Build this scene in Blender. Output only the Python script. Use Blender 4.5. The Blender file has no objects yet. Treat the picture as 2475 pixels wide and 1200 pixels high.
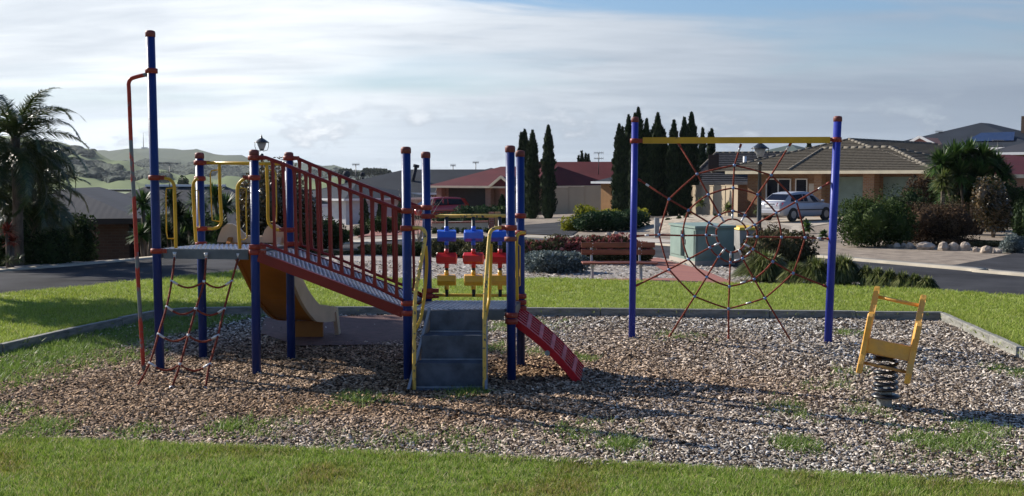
import bpy, math, random
import numpy as np
from mathutils import Vector, Matrix

scene = bpy.context.scene
C = scene.collection
PI = math.pi
R = math.radians

# ------------------------------------------------------------ camera, sky, sun, exposure
EYE = 2.1
FOC = 2600.0          # focal length in photo pixels
PITCH = math.atan(170.0 / FOC)
cam_data = bpy.data.cameras.new('camera')
cam_data.sensor_width = 36.0
cam_data.lens = 36.0 * FOC / 2475.0
cam_data.clip_start = 0.1
cam_data.clip_end = 12000
cam = bpy.data.objects.new('camera', cam_data)
C.objects.link(cam)
cam.location = (0, 0, EYE)
cam.rotation_euler = (PI / 2 - PITCH, 0, 0)
scene.camera = cam

SUN_EL = R(29.5)
SUN_H = (-0.844, 0.536)      # horizontal direction towards the sun
SUN_ROT = math.atan2(SUN_H[0], SUN_H[1])
sd = bpy.data.lights.new('sun', 'SUN')
sd.energy = 5.0
sd.angle = R(0.5)
sd.color = (1.0, 0.93, 0.82)
sun = bpy.data.objects.new('sun', sd)
C.objects.link(sun)
SUNV = Vector((SUN_H[0] * math.cos(SUN_EL), SUN_H[1] * math.cos(SUN_EL), math.sin(SUN_EL)))
sun.rotation_euler = SUNV.to_track_quat('Z', 'Y').to_euler()
sun.location = SUNV * 50

scene.view_settings.view_transform = 'Standard'
scene.view_settings.look = 'None'
scene.view_settings.exposure = 0.6
scene.view_settings.gamma = 1.0
scene.view_settings.use_curve_mapping = False

def build_world():
    w = bpy.data.worlds.new('World')
    scene.world = w
    w.use_nodes = True
    nt = w.node_tree
    nt.nodes.clear()
    N = nt.nodes.new
    L = nt.links.new
    def math_(op, a, b=None, c=None, clamp=False):
        n = N('ShaderNodeMath'); n.operation = op; n.use_clamp = clamp
        for i, v in enumerate((a, b, c)):
            if v is None: continue
            if isinstance(v, (int, float)): n.inputs[i].default_value = v
            else: L(v, n.inputs[i])
        return n.outputs[0]
    def ramp(v, a, b):
        n = N('ShaderNodeMapRange'); n.interpolation_type = 'SMOOTHSTEP'
        L(v, n.inputs[0]); n.inputs[1].default_value = a; n.inputs[2].default_value = b
        return n.outputs[0]
    def mixc(f, a, b):
        n = N('ShaderNodeMix'); n.data_type = 'RGBA'
        if isinstance(f, (int, float)): n.inputs[0].default_value = f
        else: L(f, n.inputs[0])
        for i, v in ((6, a), (7, b)):
            if isinstance(v, tuple): n.inputs[i].default_value = (*v, 1)
            else: L(v, n.inputs[i])
        return n.outputs[2]
    tc = N('ShaderNodeTexCoord')
    nrm = N('ShaderNodeVectorMath'); nrm.operation = 'NORMALIZE'
    L(tc.outputs['Generated'], nrm.inputs[0])
    sep = N('ShaderNodeSeparateXYZ'); L(nrm.outputs[0], sep.inputs[0])
    x, y, z = sep.outputs
    sky = N('ShaderNodeTexSky'); sky.sky_type = 'NISHITA'; sky.sun_disc = False
    sky.sun_elevation = SUN_EL; sky.sun_rotation = SUN_ROT
    sky.air_density = 1.3; sky.dust_density = 0.6; sky.ozone_density = 1.5
    # cloud sheet coordinates: a high plane seen in perspective
    zz = math_('MAXIMUM', z, 0.0)
    dz = math_('ADD', zz, 0.11)
    u = math_('DIVIDE', x, dz); v = math_('DIVIDE', y, dz)
    comb = N('ShaderNodeCombineXYZ'); L(u, comb.inputs[0]); L(v, comb.inputs[1])
    def noise(sx, sy, scale, det, rough, off=0.0, dist=0.0, rot=0.0):
        mp = N('ShaderNodeMapping'); L(comb.outputs[0], mp.inputs[0])
        mp.inputs['Scale'].default_value = (sx, sy, 1)
        mp.inputs['Rotation'].default_value = (0, 0, rot)
        mp.inputs['Location'].default_value = (off, off * .37, off)
        n = N('ShaderNodeTexNoise'); n.inputs['Scale'].default_value = scale
        n.inputs['Detail'].default_value = det; n.inputs['Roughness'].default_value = rough
        n.inputs['Distortion'].default_value = dist
        L(mp.outputs[0], n.inputs[0]); return n.outputs[0]
    streak = noise(0.45, 1.0, 0.85, 6, 0.5, 3.1, 0.5, R(-14))
    fine = noise(0.5, 1.2, 3.0, 7, 0.58, 9.7, 0.5, R(-14))
    shade = math_('ADD', math_('MULTIPLY', streak, 0.75), math_('MULTIPLY', fine, 0.25))
    # how near the sun this direction is (forward scattering brightens thin cloud)
    dt = N('ShaderNodeVectorMath'); dt.operation = 'DOT_PRODUCT'
    L(nrm.outputs[0], dt.inputs[0]); dt.inputs[1].default_value = tuple(SUNV)
    glow = ramp(dt.outputs['Value'], 0.22, 0.80)
    back = ramp(dt.outputs['Value'], -0.55, 0.30)
    dark_c = mixc(glow, mixc(back, (0.8, 1.0, 1.4), (3.0, 3.6, 4.6)), (6.6, 7.2, 8.0))
    lite_c = mixc(glow, mixc(back, (1.4, 1.7, 2.2), (4.6, 5.3, 6.3)), (12.6, 12.9, 13.1))
    cloud = mixc(ramp(shade, 0.36, 0.66), dark_c, lite_c)
    # cover: nearly closed veil, opening to blue high up
    hole = noise(0.5, 1.0, 0.5, 4, 0.5, 17.3, 0.2, R(-10))
    high = ramp(math_('SUBTRACT', z, math_('MULTIPLY', fine, 0.07)), 0.085, 0.17)
    hole_m = math_('SUBTRACT', hole, math_('MULTIPLY', high, 0.34))
    cover = ramp(hole_m, 0.28, 0.47)
    cover = math_('MULTIPLY', cover, 0.94)
    sc = N('ShaderNodeVectorMath'); sc.operation = 'MULTIPLY'
    L(sky.outputs[0], sc.inputs[0]); sc.inputs[1].default_value = (0.75, 0.92, 1.25)
    base = mixc(cover, sc.outputs[0], cloud)
    # small cumulus along the horizon
    nb = N('ShaderNodeMapping'); L(nrm.outputs[0], nb.inputs[0]); nb.inputs['Scale'].default_value = (1, 1, 2.3)
    cu = N('ShaderNodeTexNoise'); L(nb.outputs[0], cu.inputs[0])
    cu.inputs['Scale'].default_value = 9.0; cu.inputs['Detail'].default_value = 9; cu.inputs['Roughness'].default_value = 0.58
    band = math_('SUBTRACT', 1.0, ramp(z, 0.035, 0.085))
    cum = math_('MULTIPLY', ramp(cu.outputs[0], 0.49, 0.57), band)
    cumc = mixc(ramp(cu.outputs[0], 0.52, 0.62), mixc(glow, (3.4, 4.0, 4.9), (6.4, 7.1, 8.0)), mixc(glow, (5.0, 5.7, 6.5), (12, 12.2, 12.5)))
    # pale blue clear strip low down, behind the cumulus
    lowb = math_('MULTIPLY', math_('SUBTRACT', 1.0, ramp(z, 0.03, 0.10)), 0.6)
    base2 = mixc(lowb, base, mixc(glow, mixc(back, (1.5, 1.9, 2.6), (3.9, 4.7, 5.8)), (8.6, 9.8, 11.0)))
    fin = mixc(math_('MULTIPLY', cum, 0.9), base2, cumc)
    bg = N('ShaderNodeBackground'); L(fin, bg.inputs[0]); bg.inputs[1].default_value = 0.066
    out = N('ShaderNodeOutputWorld'); L(bg.outputs[0], out.inputs[0])
build_world()

# ------------------------------------------------------------ measuring helpers
cp, sp = math.cos(PITCH), math.sin(PITCH)
def smooth(a, b, t):
    t = min(1.0, max(0.0, (t - a) / (b - a)))
    return t * t * (3 - 2 * t)
VERGE = [(-60, -30), (-28.0, 4.0), (-13.2, 23.9), (-9.6, 28.2), (-7.6, 32.5), (-6.4, 38.0), (-6.4, 60)]
def verge_x(y):
    for (x0, y0), (x1, y1) in zip(VERGE, VERGE[1:]):
        if y0 <= y <= y1:
            return x0 + (x1 - x0) * (y - y0) / (y1 - y0)
    return -60.0 if y < -30 else VERGE[-1][0]
def h(x, y):
    z = 0.0
    if y > 28:
        k = min(2.2, max(0.0, 1.1 - 0.06 * x))
        z -= (min(y, 130) - 28) / 68.0 * 1.05 * k
    if y < 70:      # the street side on the left lies lower than the road
        d = verge_x(y) - x
        z -= 1.5 * smooth(0.1, 2.6, d) * (1 - smooth(42, 70, y))
    return z
def ray(px, py):
    a, b = (px - 1237.5) / FOC, (600 - py) / FOC
    return (a, cp + b * sp, b * cp - sp)
def W(px, py, Y):
    """The world point at distance Y seen at photo pixel px, py."""
    r = ray(px, py); t = Y / r[1]
    return Vector((r[0] * t, Y, EYE + r[2] * t))
def G(px, py, z=0.0):
    r = ray(px, py); t = (z - EYE) / r[2]
    return Vector((r[0] * t, r[1] * t, z))
def GT(px, py):
    """Where the view line through the pixel meets the terrain."""
    r = ray(px, py); t = 3.0
    while t < 400:
        x, y, z = r[0] * t, r[1] * t, EYE + r[2] * t
        if z <= h(x, y): break
        t *= 1.004
    return Vector((x, y, h(x, y)))
def Zp(py, Y): return W(1237.5, py, Y).z
def Xp(px, Y): return (px - 1237.5) / FOC * Y

# ------------------------------------------------------------ materials
def _nodes(name):
    m = bpy.data.materials.new(name); m.use_nodes = True
    nt = m.node_tree
    return m, nt, nt.nodes['Principled BSDF'], nt.nodes.new, nt.links.new
def mat(name, col, rough=0.6, metal=0.0, var=0.12, vs=3.0, bump=0.0, bs=30.0, island=0.0, trans=0.0,
        spec=0.5, coat=0.0, col2=None, stretch=(1, 1, 1), hue=None, sheen=0.0, gen=False):
    m, nt, b, N, L = _nodes(name)
    b.inputs['Roughness'].default_value = rough
    b.inputs['Metallic'].default_value = metal
    b.inputs['Specular IOR Level'].default_value = spec
    b.inputs['Coat Weight'].default_value = coat
    b.inputs['Coat Roughness'].default_value = 0.15
    tc = N('ShaderNodeTexCoord'); mp = N('ShaderNodeMapping'); L(tc.outputs['Object'], mp.inputs[0])
    mp.inputs['Scale'].default_value = stretch
    nz = N('ShaderNodeTexNoise'); L(mp.outputs[0], nz.inputs[0])
    nz.inputs['Scale'].default_value = vs; nz.inputs['Detail'].default_value = 6; nz.inputs['Roughness'].default_value = 0.6
    col2 = col2 or tuple(max(0, c * (1 - 2.2 * var)) for c in col)
    c1 = tuple(min(1, c * (1 + var)) for c in col)
    mr = N('ShaderNodeMapRange'); L(nz.outputs[0], mr.inputs[0]); mr.inputs[1].default_value = 0.32; mr.inputs[2].default_value = 0.66
    mx = N('ShaderNodeMix'); mx.data_type = 'RGBA'; L(mr.outputs[0], mx.inputs[0])
    mx.inputs[6].default_value = (*col2, 1); mx.inputs[7].default_value = (*c1, 1)
    last = mx.outputs[2]
    if island:
        g = N('ShaderNodeNewGeometry')
        r2 = N('ShaderNodeMapRange'); L(g.outputs['Random Per Island'], r2.inputs[0])
        r2.inputs[3].default_value = 1 - island; r2.inputs[4].default_value = 1 + island
        hs = N('ShaderNodeHueSaturation'); L(last, hs.inputs['Color']); L(r2.outputs[0], hs.inputs['Value'])
        if hue:
            r3 = N('ShaderNodeMapRange'); L(g.outputs['Random Per Island'], r3.inputs[0])
            r3.inputs[3].default_value = 0.5 - hue; r3.inputs[4].default_value = 0.5 + hue
            L(r3.outputs[0], hs.inputs['Hue'])
        last = hs.outputs[0]
    L(last, b.inputs['Base Color'])
    if trans:
        tr = N('ShaderNodeBsdfTranslucent'); L(last, tr.inputs[0])
        ms = N('ShaderNodeMixShader'); ms.inputs[0].default_value = trans
        L(b.outputs[0], ms.inputs[1]); L(tr.outputs[0], ms.inputs[2])
        L(ms.outputs[0], nt.nodes['Material Output'].inputs[0])
    if bump:
        n2 = N('ShaderNodeTexNoise'); L(mp.outputs[0], n2.inputs[0]); n2.inputs['Scale'].default_value = bs
        n2.inputs['Detail'].default_value = 5
        bp = N('ShaderNodeBump'); bp.inputs['Strength'].default_value = bump; bp.inputs['Distance'].default_value = 0.02
        L(n2.outputs[0], bp.inputs['Height']); L(bp.outputs[0], b.inputs['Normal'])
    return m
def worn(name, col, wear, amount=0.5, rough=0.35, vs=7.0):
    """Painted steel with chipped, faded patches."""
    m = mat(name, col, rough, 0, 0.10, 2.0, 0.1, 60, spec=0.22)
    nt = m.node_tree; N = nt.nodes.new; L = nt.links.new; b = nt.nodes['Principled BSDF']
    src = b.inputs['Base Color'].links[0].from_socket
    tc = N('ShaderNodeTexCoord'); nz = N('ShaderNodeTexNoise'); L(tc.outputs['Object'], nz.inputs[0])
    nz.inputs['Scale'].default_value = vs; nz.inputs['Detail'].default_value = 8; nz.inputs['Roughness'].default_value = 0.65
    mr = N('ShaderNodeMapRange'); L(nz.outputs[0], mr.inputs[0]); mr.inputs[1].default_value = 0.72 - amount * 0.25; mr.inputs[2].default_value = 0.76 - amount * 0.25
    mx = N('ShaderNodeMix'); mx.data_type = 'RGBA'; L(mr.outputs[0], mx.inputs[0]); L(src, mx.inputs[6]); mx.inputs[7].default_value = (*wear, 1)
    L(mx.outputs[2], b.inputs['Base Color'])
    return m
def brickmat(name, c1, c2, mortar, bw=0.23, bh=0.086):
    m, nt, b, N, L = _nodes(name)
    tc = N('ShaderNodeTexCoord'); sx = N('ShaderNodeSeparateXYZ'); L(tc.outputs['Object'], sx.inputs[0])
    ad = N('ShaderNodeMath'); ad.operation = 'ADD'; L(sx.outputs[0], ad.inputs[0]); L(sx.outputs[1], ad.inputs[1])
    cb = N('ShaderNodeCombineXYZ'); L(ad.outputs[0], cb.inputs[0]); L(sx.outputs[2], cb.inputs[1])
    br = N('ShaderNodeTexBrick'); L(cb.outputs[0], br.inputs[0])
    br.inputs['Color1'].default_value = (*c1, 1); br.inputs['Color2'].default_value = (*c2, 1); br.inputs['Mortar'].default_value = (*mortar, 1)
    br.inputs['Scale'].default_value = 1.0; br.inputs['Brick Width'].default_value = bw; br.inputs['Row Height'].default_value = bh
    br.inputs['Mortar Size'].default_value = 0.008; br.inputs['Bias'].default_value = -0.1
    L(br.outputs[0], b.inputs['Base Color']); b.inputs['Roughness'].default_value = 0.85
    bp = N('ShaderNodeBump'); bp.inputs['Strength'].default_value = 0.5; bp.inputs['Distance'].default_value = 0.01; bp.invert = True
    L(br.outputs[1], bp.inputs['Height']); L(bp.outputs[0], b.inputs['Normal'])
    return m
def rampmat(name, stops, rough=0.85, zone=None, spec=0.3, trans=0.0, zs=1.0):
    """Each separate piece takes its own colour out of a ramp; zone is a second tint in noise patches."""
    m, nt, b, N, L = _nodes(name)
    b.inputs['Roughness'].default_value = rough; b.inputs['Specular IOR Level'].default_value = spec
    g = N('ShaderNodeNewGeometry'); cr = N('ShaderNodeValToRGB'); L(g.outputs['Random Per Island'], cr.inputs[0])
    e = cr.color_ramp.elements
    while len(e) < len(stops): e.new(0.5)
    for el, (p, c) in zip(e, stops): el.position = p; el.color = (*c, 1)
    last = cr.outputs[0]
    if zone:
        tc = N('ShaderNodeTexCoord'); nz = N('ShaderNodeTexNoise'); L(tc.outputs['Object'], nz.inputs[0]); nz.inputs['Scale'].default_value = zs
        nz.inputs['Detail'].default_value = 5
        mr = N('ShaderNodeMapRange'); L(nz.outputs[0], mr.inputs[0]); mr.inputs[1].default_value = zone[1]; mr.inputs[2].default_value = zone[2]
        mx = N('ShaderNodeMix'); mx.data_type = 'RGBA'; mx.blend_type = 'MULTIPLY'; L(mr.outputs[0], mx.inputs[0])
        L(last, mx.inputs[6]); mx.inputs[7].default_value = (*zone[0], 1); last = mx.outputs[2]
    L(last, b.inputs['Base Color'])
    if trans:
        tr = N('ShaderNodeBsdfTranslucent'); L(last, tr.inputs[0])
        ms = N('ShaderNodeMixShader'); ms.inputs[0].default_value = trans
        L(b.outputs[0], ms.inputs[1]); L(tr.outputs[0], ms.inputs[2]); L(ms.outputs[0], nt.nodes['Material Output'].inputs[0])
    return m
def corrugated(name, col, period=0.08, rough=0.45, axis=0, var=0.1):
    m = mat(name, col, rough, 0.0, var, 0.6, spec=0.2)
    nt = m.node_tree; N = nt.nodes.new; L = nt.links.new; b = nt.nodes['Principled BSDF']
    tc = N('ShaderNodeTexCoord'); wv = N('ShaderNodeTexWave'); L(tc.outputs['Object'], wv.inputs[0])
    wv.bands_direction = 'XYZ'[axis]; wv.inputs['Scale'].default_value = 0.314 / period
    bp = N('ShaderNodeBump'); bp.inputs['Strength'].default_value = 0.08; bp.inputs['Distance'].default_value = 0.02
    L(wv.outputs[1], bp.inputs['Height']); L(bp.outputs[0], b.inputs['Normal'])
    return m

M = {}
M['post_blue'] = worn('post_blue', (0.012, 0.032, 0.155), (0.07, 0.09, 0.20), 0.12, 0.38, 5)
M['post_blue_lit'] = worn('post_blue_lit', (0.030, 0.046, 0.32), (0.07, 0.09, 0.30), 0.10, 0.42, 5)  # brighter post blue: light and lens effect on the web posts put into the colour
M['cap_red'] = mat('cap_red', (0.17, 0.034, 0.026), 0.6, 0, 0.2, 8)
M['clamp_red'] = worn('clamp_red', (0.27, 0.045, 0.028), (0.35, 0.16, 0.10), 0.25, 0.45, 12)
M['rail_red'] = worn('rail_red', (0.21, 0.022, 0.018), (0.30, 0.10, 0.07), 0.15, 0.32, 9)
M['climber_red'] = mat('climber_red', (0.50, 0.012, 0.018), 0.5, 0, 0.1, 4, spec=0.2)
M['climber_pink'] = mat('climber_pink', (0.60, 0.13, 0.14), 0.6, 0, 0.2, 6, spec=0.2)
M['climber_dark'] = mat('climber_dark', (0.17, 0.008, 0.010), 0.6, 0, 0.1, 4, spec=0.2)
M['yellow'] = worn('yellow', (0.62, 0.36, 0.03), (0.20, 0.14, 0.06), 0.16, 0.35, 14)
M['yellow_old'] = worn('yellow_old', (0.68, 0.45, 0.10), (0.07, 0.075, 0.09), 0.62, 0.4, 17)
M['rider'] = mat('rider', (0.72, 0.36, 0.045), 0.5, 0, 0.16, 5, 0.25, 35, col2=(0.60, 0.33, 0.10))
M['rider_edge'] = mat('rider_edge', (0.68, 0.36, 0.10), 0.6, 0, 0.2, 9)
M['slide_orange'] = mat('slide_orange', (0.40, 0.145, 0.016), 0.45, 0, 0.15, 1.5, trans=0.08)
M['slide_cream'] = mat('slide_cream', (0.58, 0.44, 0.29), 0.45, 0, 0.08, 3, trans=0.05)
M['deck_grey'] = mat('deck_grey', (0.10, 0.12, 0.135), 0.45, 0, 0.15, 4)
M['deck_top'] = mat('deck_top', (0.085, 0.095, 0.115), 0.5, 0, 0.2, 5)
M['deck_glint'] = mat('deck_glint', (0.80, 0.81, 0.83), 0.35, 0, 0.1, 5)  # near-white: sun glints on the deck put into the bar colour
M['step_blue'] = mat('step_blue', (0.078, 0.094, 0.12), 0.6, 0, 0.2, 6, 0.15, 60, spec=0.2)
M['step_edge'] = mat('step_edge', (0.22, 0.25, 0.29), 0.45, 0, 0.15, 6)
M['pipe_old'] = worn('pipe_old', (0.42, 0.05, 0.03), (0.17, 0.19, 0.19), 1.0, 0.45, 3.2)
M['rope'] = mat('rope', (0.27, 0.045, 0.020), 0.9, 0, 0.3, 40, 0.6, 250)
M['rope_dark'] = mat('rope_dark', (0.035, 0.025, 0.03), 0.9, 0, 0.3, 40)
M['ferrule'] = mat('ferrule', (0.62, 0.62, 0.62), 0.35, 0.3, 0.1, 8)
M['ball_blue'] = mat('ball_blue', (0.16, 0.26, 0.45), 0.45, 0, 0.15, 20)
M['bead_blue'] = mat('bead_blue', (0.02, 0.11, 0.62), 0.32, 0, 0.08, 6, coat=0.3)
M['bead_red'] = mat('bead_red', (0.62, 0.015, 0.012), 0.32, 0, 0.08, 6, coat=0.3)
M['bead_yellow'] = mat('bead_yellow', (0.72, 0.38, 0.012), 0.32, 0, 0.08, 6, coat=0.3)
M['black'] = mat('black', (0.009, 0.009, 0.011), 0.35, 0, 0.1, 6, coat=0.1)
M['dark_rod'] = mat('dark_rod', (0.03, 0.03, 0.032), 0.4)
M['galv'] = mat('galv', (0.30, 0.31, 0.31), 0.5, 0.4, 0.15, 10)
M['bed'] = mat('bed', (0.12, 0.085, 0.06), 0.95, 0, 0.35, 9, 0.8, 45, col2=(0.05, 0.032, 0.022))
M['chips'] = rampmat('chips', [(0.0, (0.030, 0.022, 0.018)), (0.25, (0.095, 0.072, 0.053)), (0.50, (0.29, 0.252, 0.205)), (0.77, (0.46, 0.42, 0.365)), (0.92, (0.74, 0.70, 0.63)), (1.0, (0.88, 0.85, 0.80))], 0.85, ((0.86, 0.62, 0.43), 0.40, 0.62), zs=0.4, spec=0.2)
def chip_zone():
    # fresher brown bark is trodden up round the climbing frame, the rest has weathered grey
    nt = M['chips'].node_tree; N = nt.nodes.new; L = nt.links.new
    mx = [n for n in nt.nodes if n.type == 'MIX'][0]; src = mx.inputs[0].links[0].from_socket
    g = N('ShaderNodeNewGeometry'); d = N('ShaderNodeVectorMath'); d.operation = 'MULTIPLY_ADD'
    L(g.outputs['Position'], d.inputs[0]); d.inputs[1].default_value = (.60, 1, 0); d.inputs[2].default_value = (1.35, -11.2, 0)
    ln = N('ShaderNodeVectorMath'); ln.operation = 'LENGTH'; L(d.outputs[0], ln.inputs[0])
    mr = N('ShaderNodeMapRange'); L(ln.outputs['Value'], mr.inputs[0]); mr.inputs[1].default_value = 4.3; mr.inputs[2].default_value = 1.4; mr.inputs[3].default_value = 0.0; mr.inputs[4].default_value = 0.85
    m1 = N('ShaderNodeMath'); m1.operation = 'MULTIPLY_ADD'; L(src, m1.inputs[0]); m1.inputs[1].default_value = 0.35; L(mr.outputs[0], m1.inputs[2]); m1.use_clamp = True
    L(m1.outputs[0], mx.inputs[0])
chip_zone()
M['gravel'] = mat('gravel', (0.24, 0.195, 0.15), 0.95, 0, 0.3, 2.2, 0.9, 28, col2=(0.13, 0.10, 0.075))
M['mulch_grey'] = mat('mulch_grey', (0.33, 0.30, 0.27), 0.95, 0, 0.4, 14, 1.0, 30, col2=(0.12, 0.10, 0.09))
M['asphalt'] = mat('asphalt', (0.050, 0.051, 0.057), 0.95, 0, 0.25, 0.5, 0.3, 60, spec=0.08)
M['kerb'] = mat('kerb', (0.42, 0.37, 0.29), 0.85, 0, 0.12, 1.5, 0.2, 20)
M['paving_red'] = brickmat('paving_red', (0.28, 0.10, 0.075), (0.22, 0.075, 0.06), (0.20, 0.12, 0.10), 0.22, 0.11)
M['paving_red'].node_tree.nodes['Principled BSDF'].inputs['Roughness'].default_value = 0.9
M['concrete'] = mat('concrete', (0.40, 0.36, 0.31), 0.9, 0, 0.12, 1.1, 0.2, 30)
M['driveway'] = mat('driveway', (0.40, 0.34, 0.27), 0.9, 0, 0.1, 0.8)
M['sleeper'] = mat('sleeper', (0.24, 0.235, 0.205), 0.85, 0, 0.22, 5, 0.5, 25, stretch=(1, 1, 4))
M['mat_rubber'] = mat('mat_rubber', (0.12, 0.052, 0.040), 0.9, 0, 0.2, 10, 0.3, 120)
M['soil'] = mat('soil', (0.22, 0.26, 0.05), 1, 0, 0.3, 4, 0.5, 30, col2=(0.11, 0.14, 0.03))
M['grass'] = rampmat('grass', [(0.0, (0.10, 0.175, 0.02)), (0.45, (0.25, 0.37, 0.05)), (0.76, (0.36, 0.45, 0.09)), (0.9, (0.48, 0.42, 0.20)), (1.0, (0.60, 0.52, 0.32))], 0.6, ((0.92, 0.72, 0.75), 0.50, 0.66), 0.3, 0.35, 1.1)
M['grass_far'] = rampmat('grass_far', [(0.0, (0.17, 0.235, 0.03)), (0.5, (0.31, 0.40, 0.06)), (0.85, (0.42, 0.48, 0.10)), (1.0, (0.38, 0.34, 0.16))], 0.65, ((0.92, 0.9, 0.7), 0.5, 0.7), 0.4, 0.35, 0.4)
M['weed'] = rampmat('weed', [(0.0, (0.08, 0.14, 0.02)), (0.6, (0.17, 0.27, 0.045)), (1.0, (0.30, 0.38, 0.10))], 0.5, None, 0.4, 0.35)
def leafm(name, a, b, c, trans=0.25, rough=0.7, spec=0.15):
    M[name] = rampmat(name, [(0.0, a), (0.55, b), (1.0, c)], rough, ((0.72, 0.74, 0.75), 0.45, 0.62), spec, trans, 1.6)
leafm('cypress', (0.010, 0.022, 0.010), (0.020, 0.040, 0.015), (0.036, 0.058, 0.020), 0.1, 0.8, 0.2)
leafm('palm', (0.022, 0.042, 0.010), (0.045, 0.078, 0.018), (0.10, 0.11, 0.03), 0.25, 0.35, 0.6)
leafm('yucca', (0.022, 0.055, 0.012), (0.05, 0.11, 0.022), (0.13, 0.20, 0.05), 0.25, 0.5, .3)
leafm('shrub_dark', (0.012, 0.026, 0.009), (0.028, 0.050, 0.016), (0.06, 0.09, 0.028), 0.2)
leafm('shrub_mid', (0.02, 0.042, 0.010), (0.042, 0.075, 0.018), (0.085, 0.12, 0.03), 0.25)
leafm('shrub_olive', (0.05, 0.05, 0.022), (0.095, 0.09, 0.04), (0.16, 0.145, 0.07), 0.2, 0.7)
leafm('shrub_brown', (0.035, 0.022, 0.014), (0.075, 0.046, 0.026), (0.14, 0.085, 0.045), 0.15, 0.8)
leafm('shrub_grey', (0.08, 0.105, 0.10), (0.17, 0.21, 0.20), (0.30, 0.34, 0.33), 0.15, 0.7)
leafm('shrub_gold', (0.14, 0.15, 0.012), (0.32, 0.32, 0.02), (0.38, 0.36, 0.03), 0.25, 0.6)
leafm('juniper', (0.014, 0.038, 0.016), (0.03, 0.065, 0.025), (0.055, 0.10, 0.035), 0.15, 0.7)
leafm('pink_flower', (0.15, 0.035, 0.035), (0.32, 0.09, 0.085), (0.50, 0.20, 0.17), 0.2, 0.7)
leafm('photinia', (0.03, 0.035, 0.012), (0.085, 0.06, 0.022), (0.20, 0.13, 0.06), 0.2, 0.25, 0.8)
leafm('strap', (0.045, 0.065, 0.014), (0.12, 0.15, 0.035), (0.34, 0.34, 0.15), 0.35, 0.45, .4)
leafm('red_leaf', (0.13, 0.02, 0.015), (0.28, 0.05, 0.03), (0.45, 0.16, 0.10), 0.3, 0.4)
leafm('gum', (0.03, 0.04, 0.025), (0.05, 0.065, 0.04), (0.08, 0.10, 0.06), 0.1, 0.8)
M['bark'] = mat('bark', (0.13, 0.10, 0.075), 0.95, 0, 0.3, 9, 0.8, 40, stretch=(1, 1, .3))
M['twig'] = mat('twig', (0.36, 0.30, 0.24), 0.9, 0, 0.25, 9)
M['brick_tan'] = brickmat('brick_tan', (0.34, 0.18, 0.085), (0.25, 0.12, 0.055), (0.30, 0.25, 0.19))
M['brick_red'] = brickmat('brick_red', (0.30, 0.09, 0.055), (0.24, 0.07, 0.045), (0.35, 0.28, 0.24))
M['brick_pink'] = brickmat('brick_pink', (0.28, 0.14, 0.095), (0.23, 0.11, 0.075), (0.30, 0.24, 0.20))
M['brick_dark'] = brickmat('brick_dark', (0.075, 0.04, 0.025), (0.05, 0.028, 0.018), (0.07, 0.055, 0.045))
M['cream_brick'] = brickmat('cream_brick', (0.52, 0.45, 0.34), (0.45, 0.38, 0.28), (0.42, 0.37, 0.30))
M['tile_brown'] = mat('tile_brown', (0.086, 0.074, 0.056), 0.85, 0, 0.28, 8, 0.6, 14, col2=(0.05, 0.043, 0.033), spec=0.2)
M['tile_grey'] = mat('tile_grey', (0.042, 0.042, 0.048), 0.8, 0, 0.2, 8, 0.5, 14, spec=0.2)
M['ridge_tile'] = mat('ridge_tile', (0.15, 0.13, 0.10), 0.8, 0, 0.25, 5)
M['roof_maroon'] = corrugated('roof_maroon', (0.085, 0.012, 0.014), 0.2, 0.75)
M['roof_slate'] = corrugated('roof_slate', (0.022, 0.028, 0.038), 0.2, 0.75)
M['roof_grey'] = corrugated('roof_grey', (0.045, 0.047, 0.056), 0.2, 0.75)
M['roof_green'] = corrugated('roof_green', (0.085, 0.11, 0.10), 0.2, 0.75)
M['cream'] = mat('cream', (0.62, 0.54, 0.38), 0.6, 0, 0.06, 2)
M['white'] = mat('white', (0.78, 0.78, 0.76), 0.5, 0, 0.05, 2)
M['white_wall'] = mat('white_wall', (0.55, 0.55, 0.55), 0.8, 0, 0.06, 2)
M['render_tan'] = mat('render_tan', (0.38, 0.21, 0.09), 0.85, 0, 0.08, 3)
M['roller'] = mat('roller', (0.23, 0.30, 0.26), 0.6, 0, 0.06, 2, spec=.2)
M['slate_door'] = mat('slate_door', (0.36, 0.38, 0.41), 0.6, 0, 0.05, 2)
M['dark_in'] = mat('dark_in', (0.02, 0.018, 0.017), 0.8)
M['fence_cream'] = corrugated('fence_cream', (0.38, 0.31, 0.22), 0.2, 0.6, 0, 0.04)
M['glass'] = mat('glass', (0.006, 0.008, 0.018), 0.15, 0, 0.05, 2, spec=0.10)
M['silver'] = mat('silver', (0.36, 0.37, 0.41), 0.4, 0.2, 0.03, 2, coat=0.4)
M['car_red'] = mat('car_red', (0.36, 0.012, 0.014), 0.25, 0.1, 0.03, 2, coat=0.8)
M['car_dark'] = mat('car_dark', (0.05, 0.055, 0.065), 0.25, 0.1, 0.03, 2, coat=0.8)
M['tyre'] = mat('tyre', (0.02, 0.02, 0.02), 0.8)
M['rim'] = mat('rim', (0.32, 0.33, 0.34), 0.35, 0.7)
M['tail'] = mat('tail', (0.45, 0.015, 0.03), 0.15, coat=1.0)
M['cabinet'] = mat('cabinet', (0.185, 0.26, 0.225), 0.6, 0, 0.07, 2.5, 0.05, 20)
M['cabinet_shade'] = mat('cabinet_shade', (0.10, 0.145, 0.145), 0.6, 0, 0.06, 2.5)
M['bench_wood'] = mat('bench_wood', (0.27, 0.075, 0.038), 0.6, 0, 0.22, 6, 0.2, 30, stretch=(.3, 3, 3))
M['bench_steel'] = mat('bench_steel', (0.45, 0.45, 0.45), 0.5, 0.3)
M['bin_dark'] = mat('bin_dark', (0.03, 0.045, 0.035), 0.5)
M['bin_grey'] = mat('bin_grey', (0.30, 0.29, 0.27), 0.6)
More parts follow.
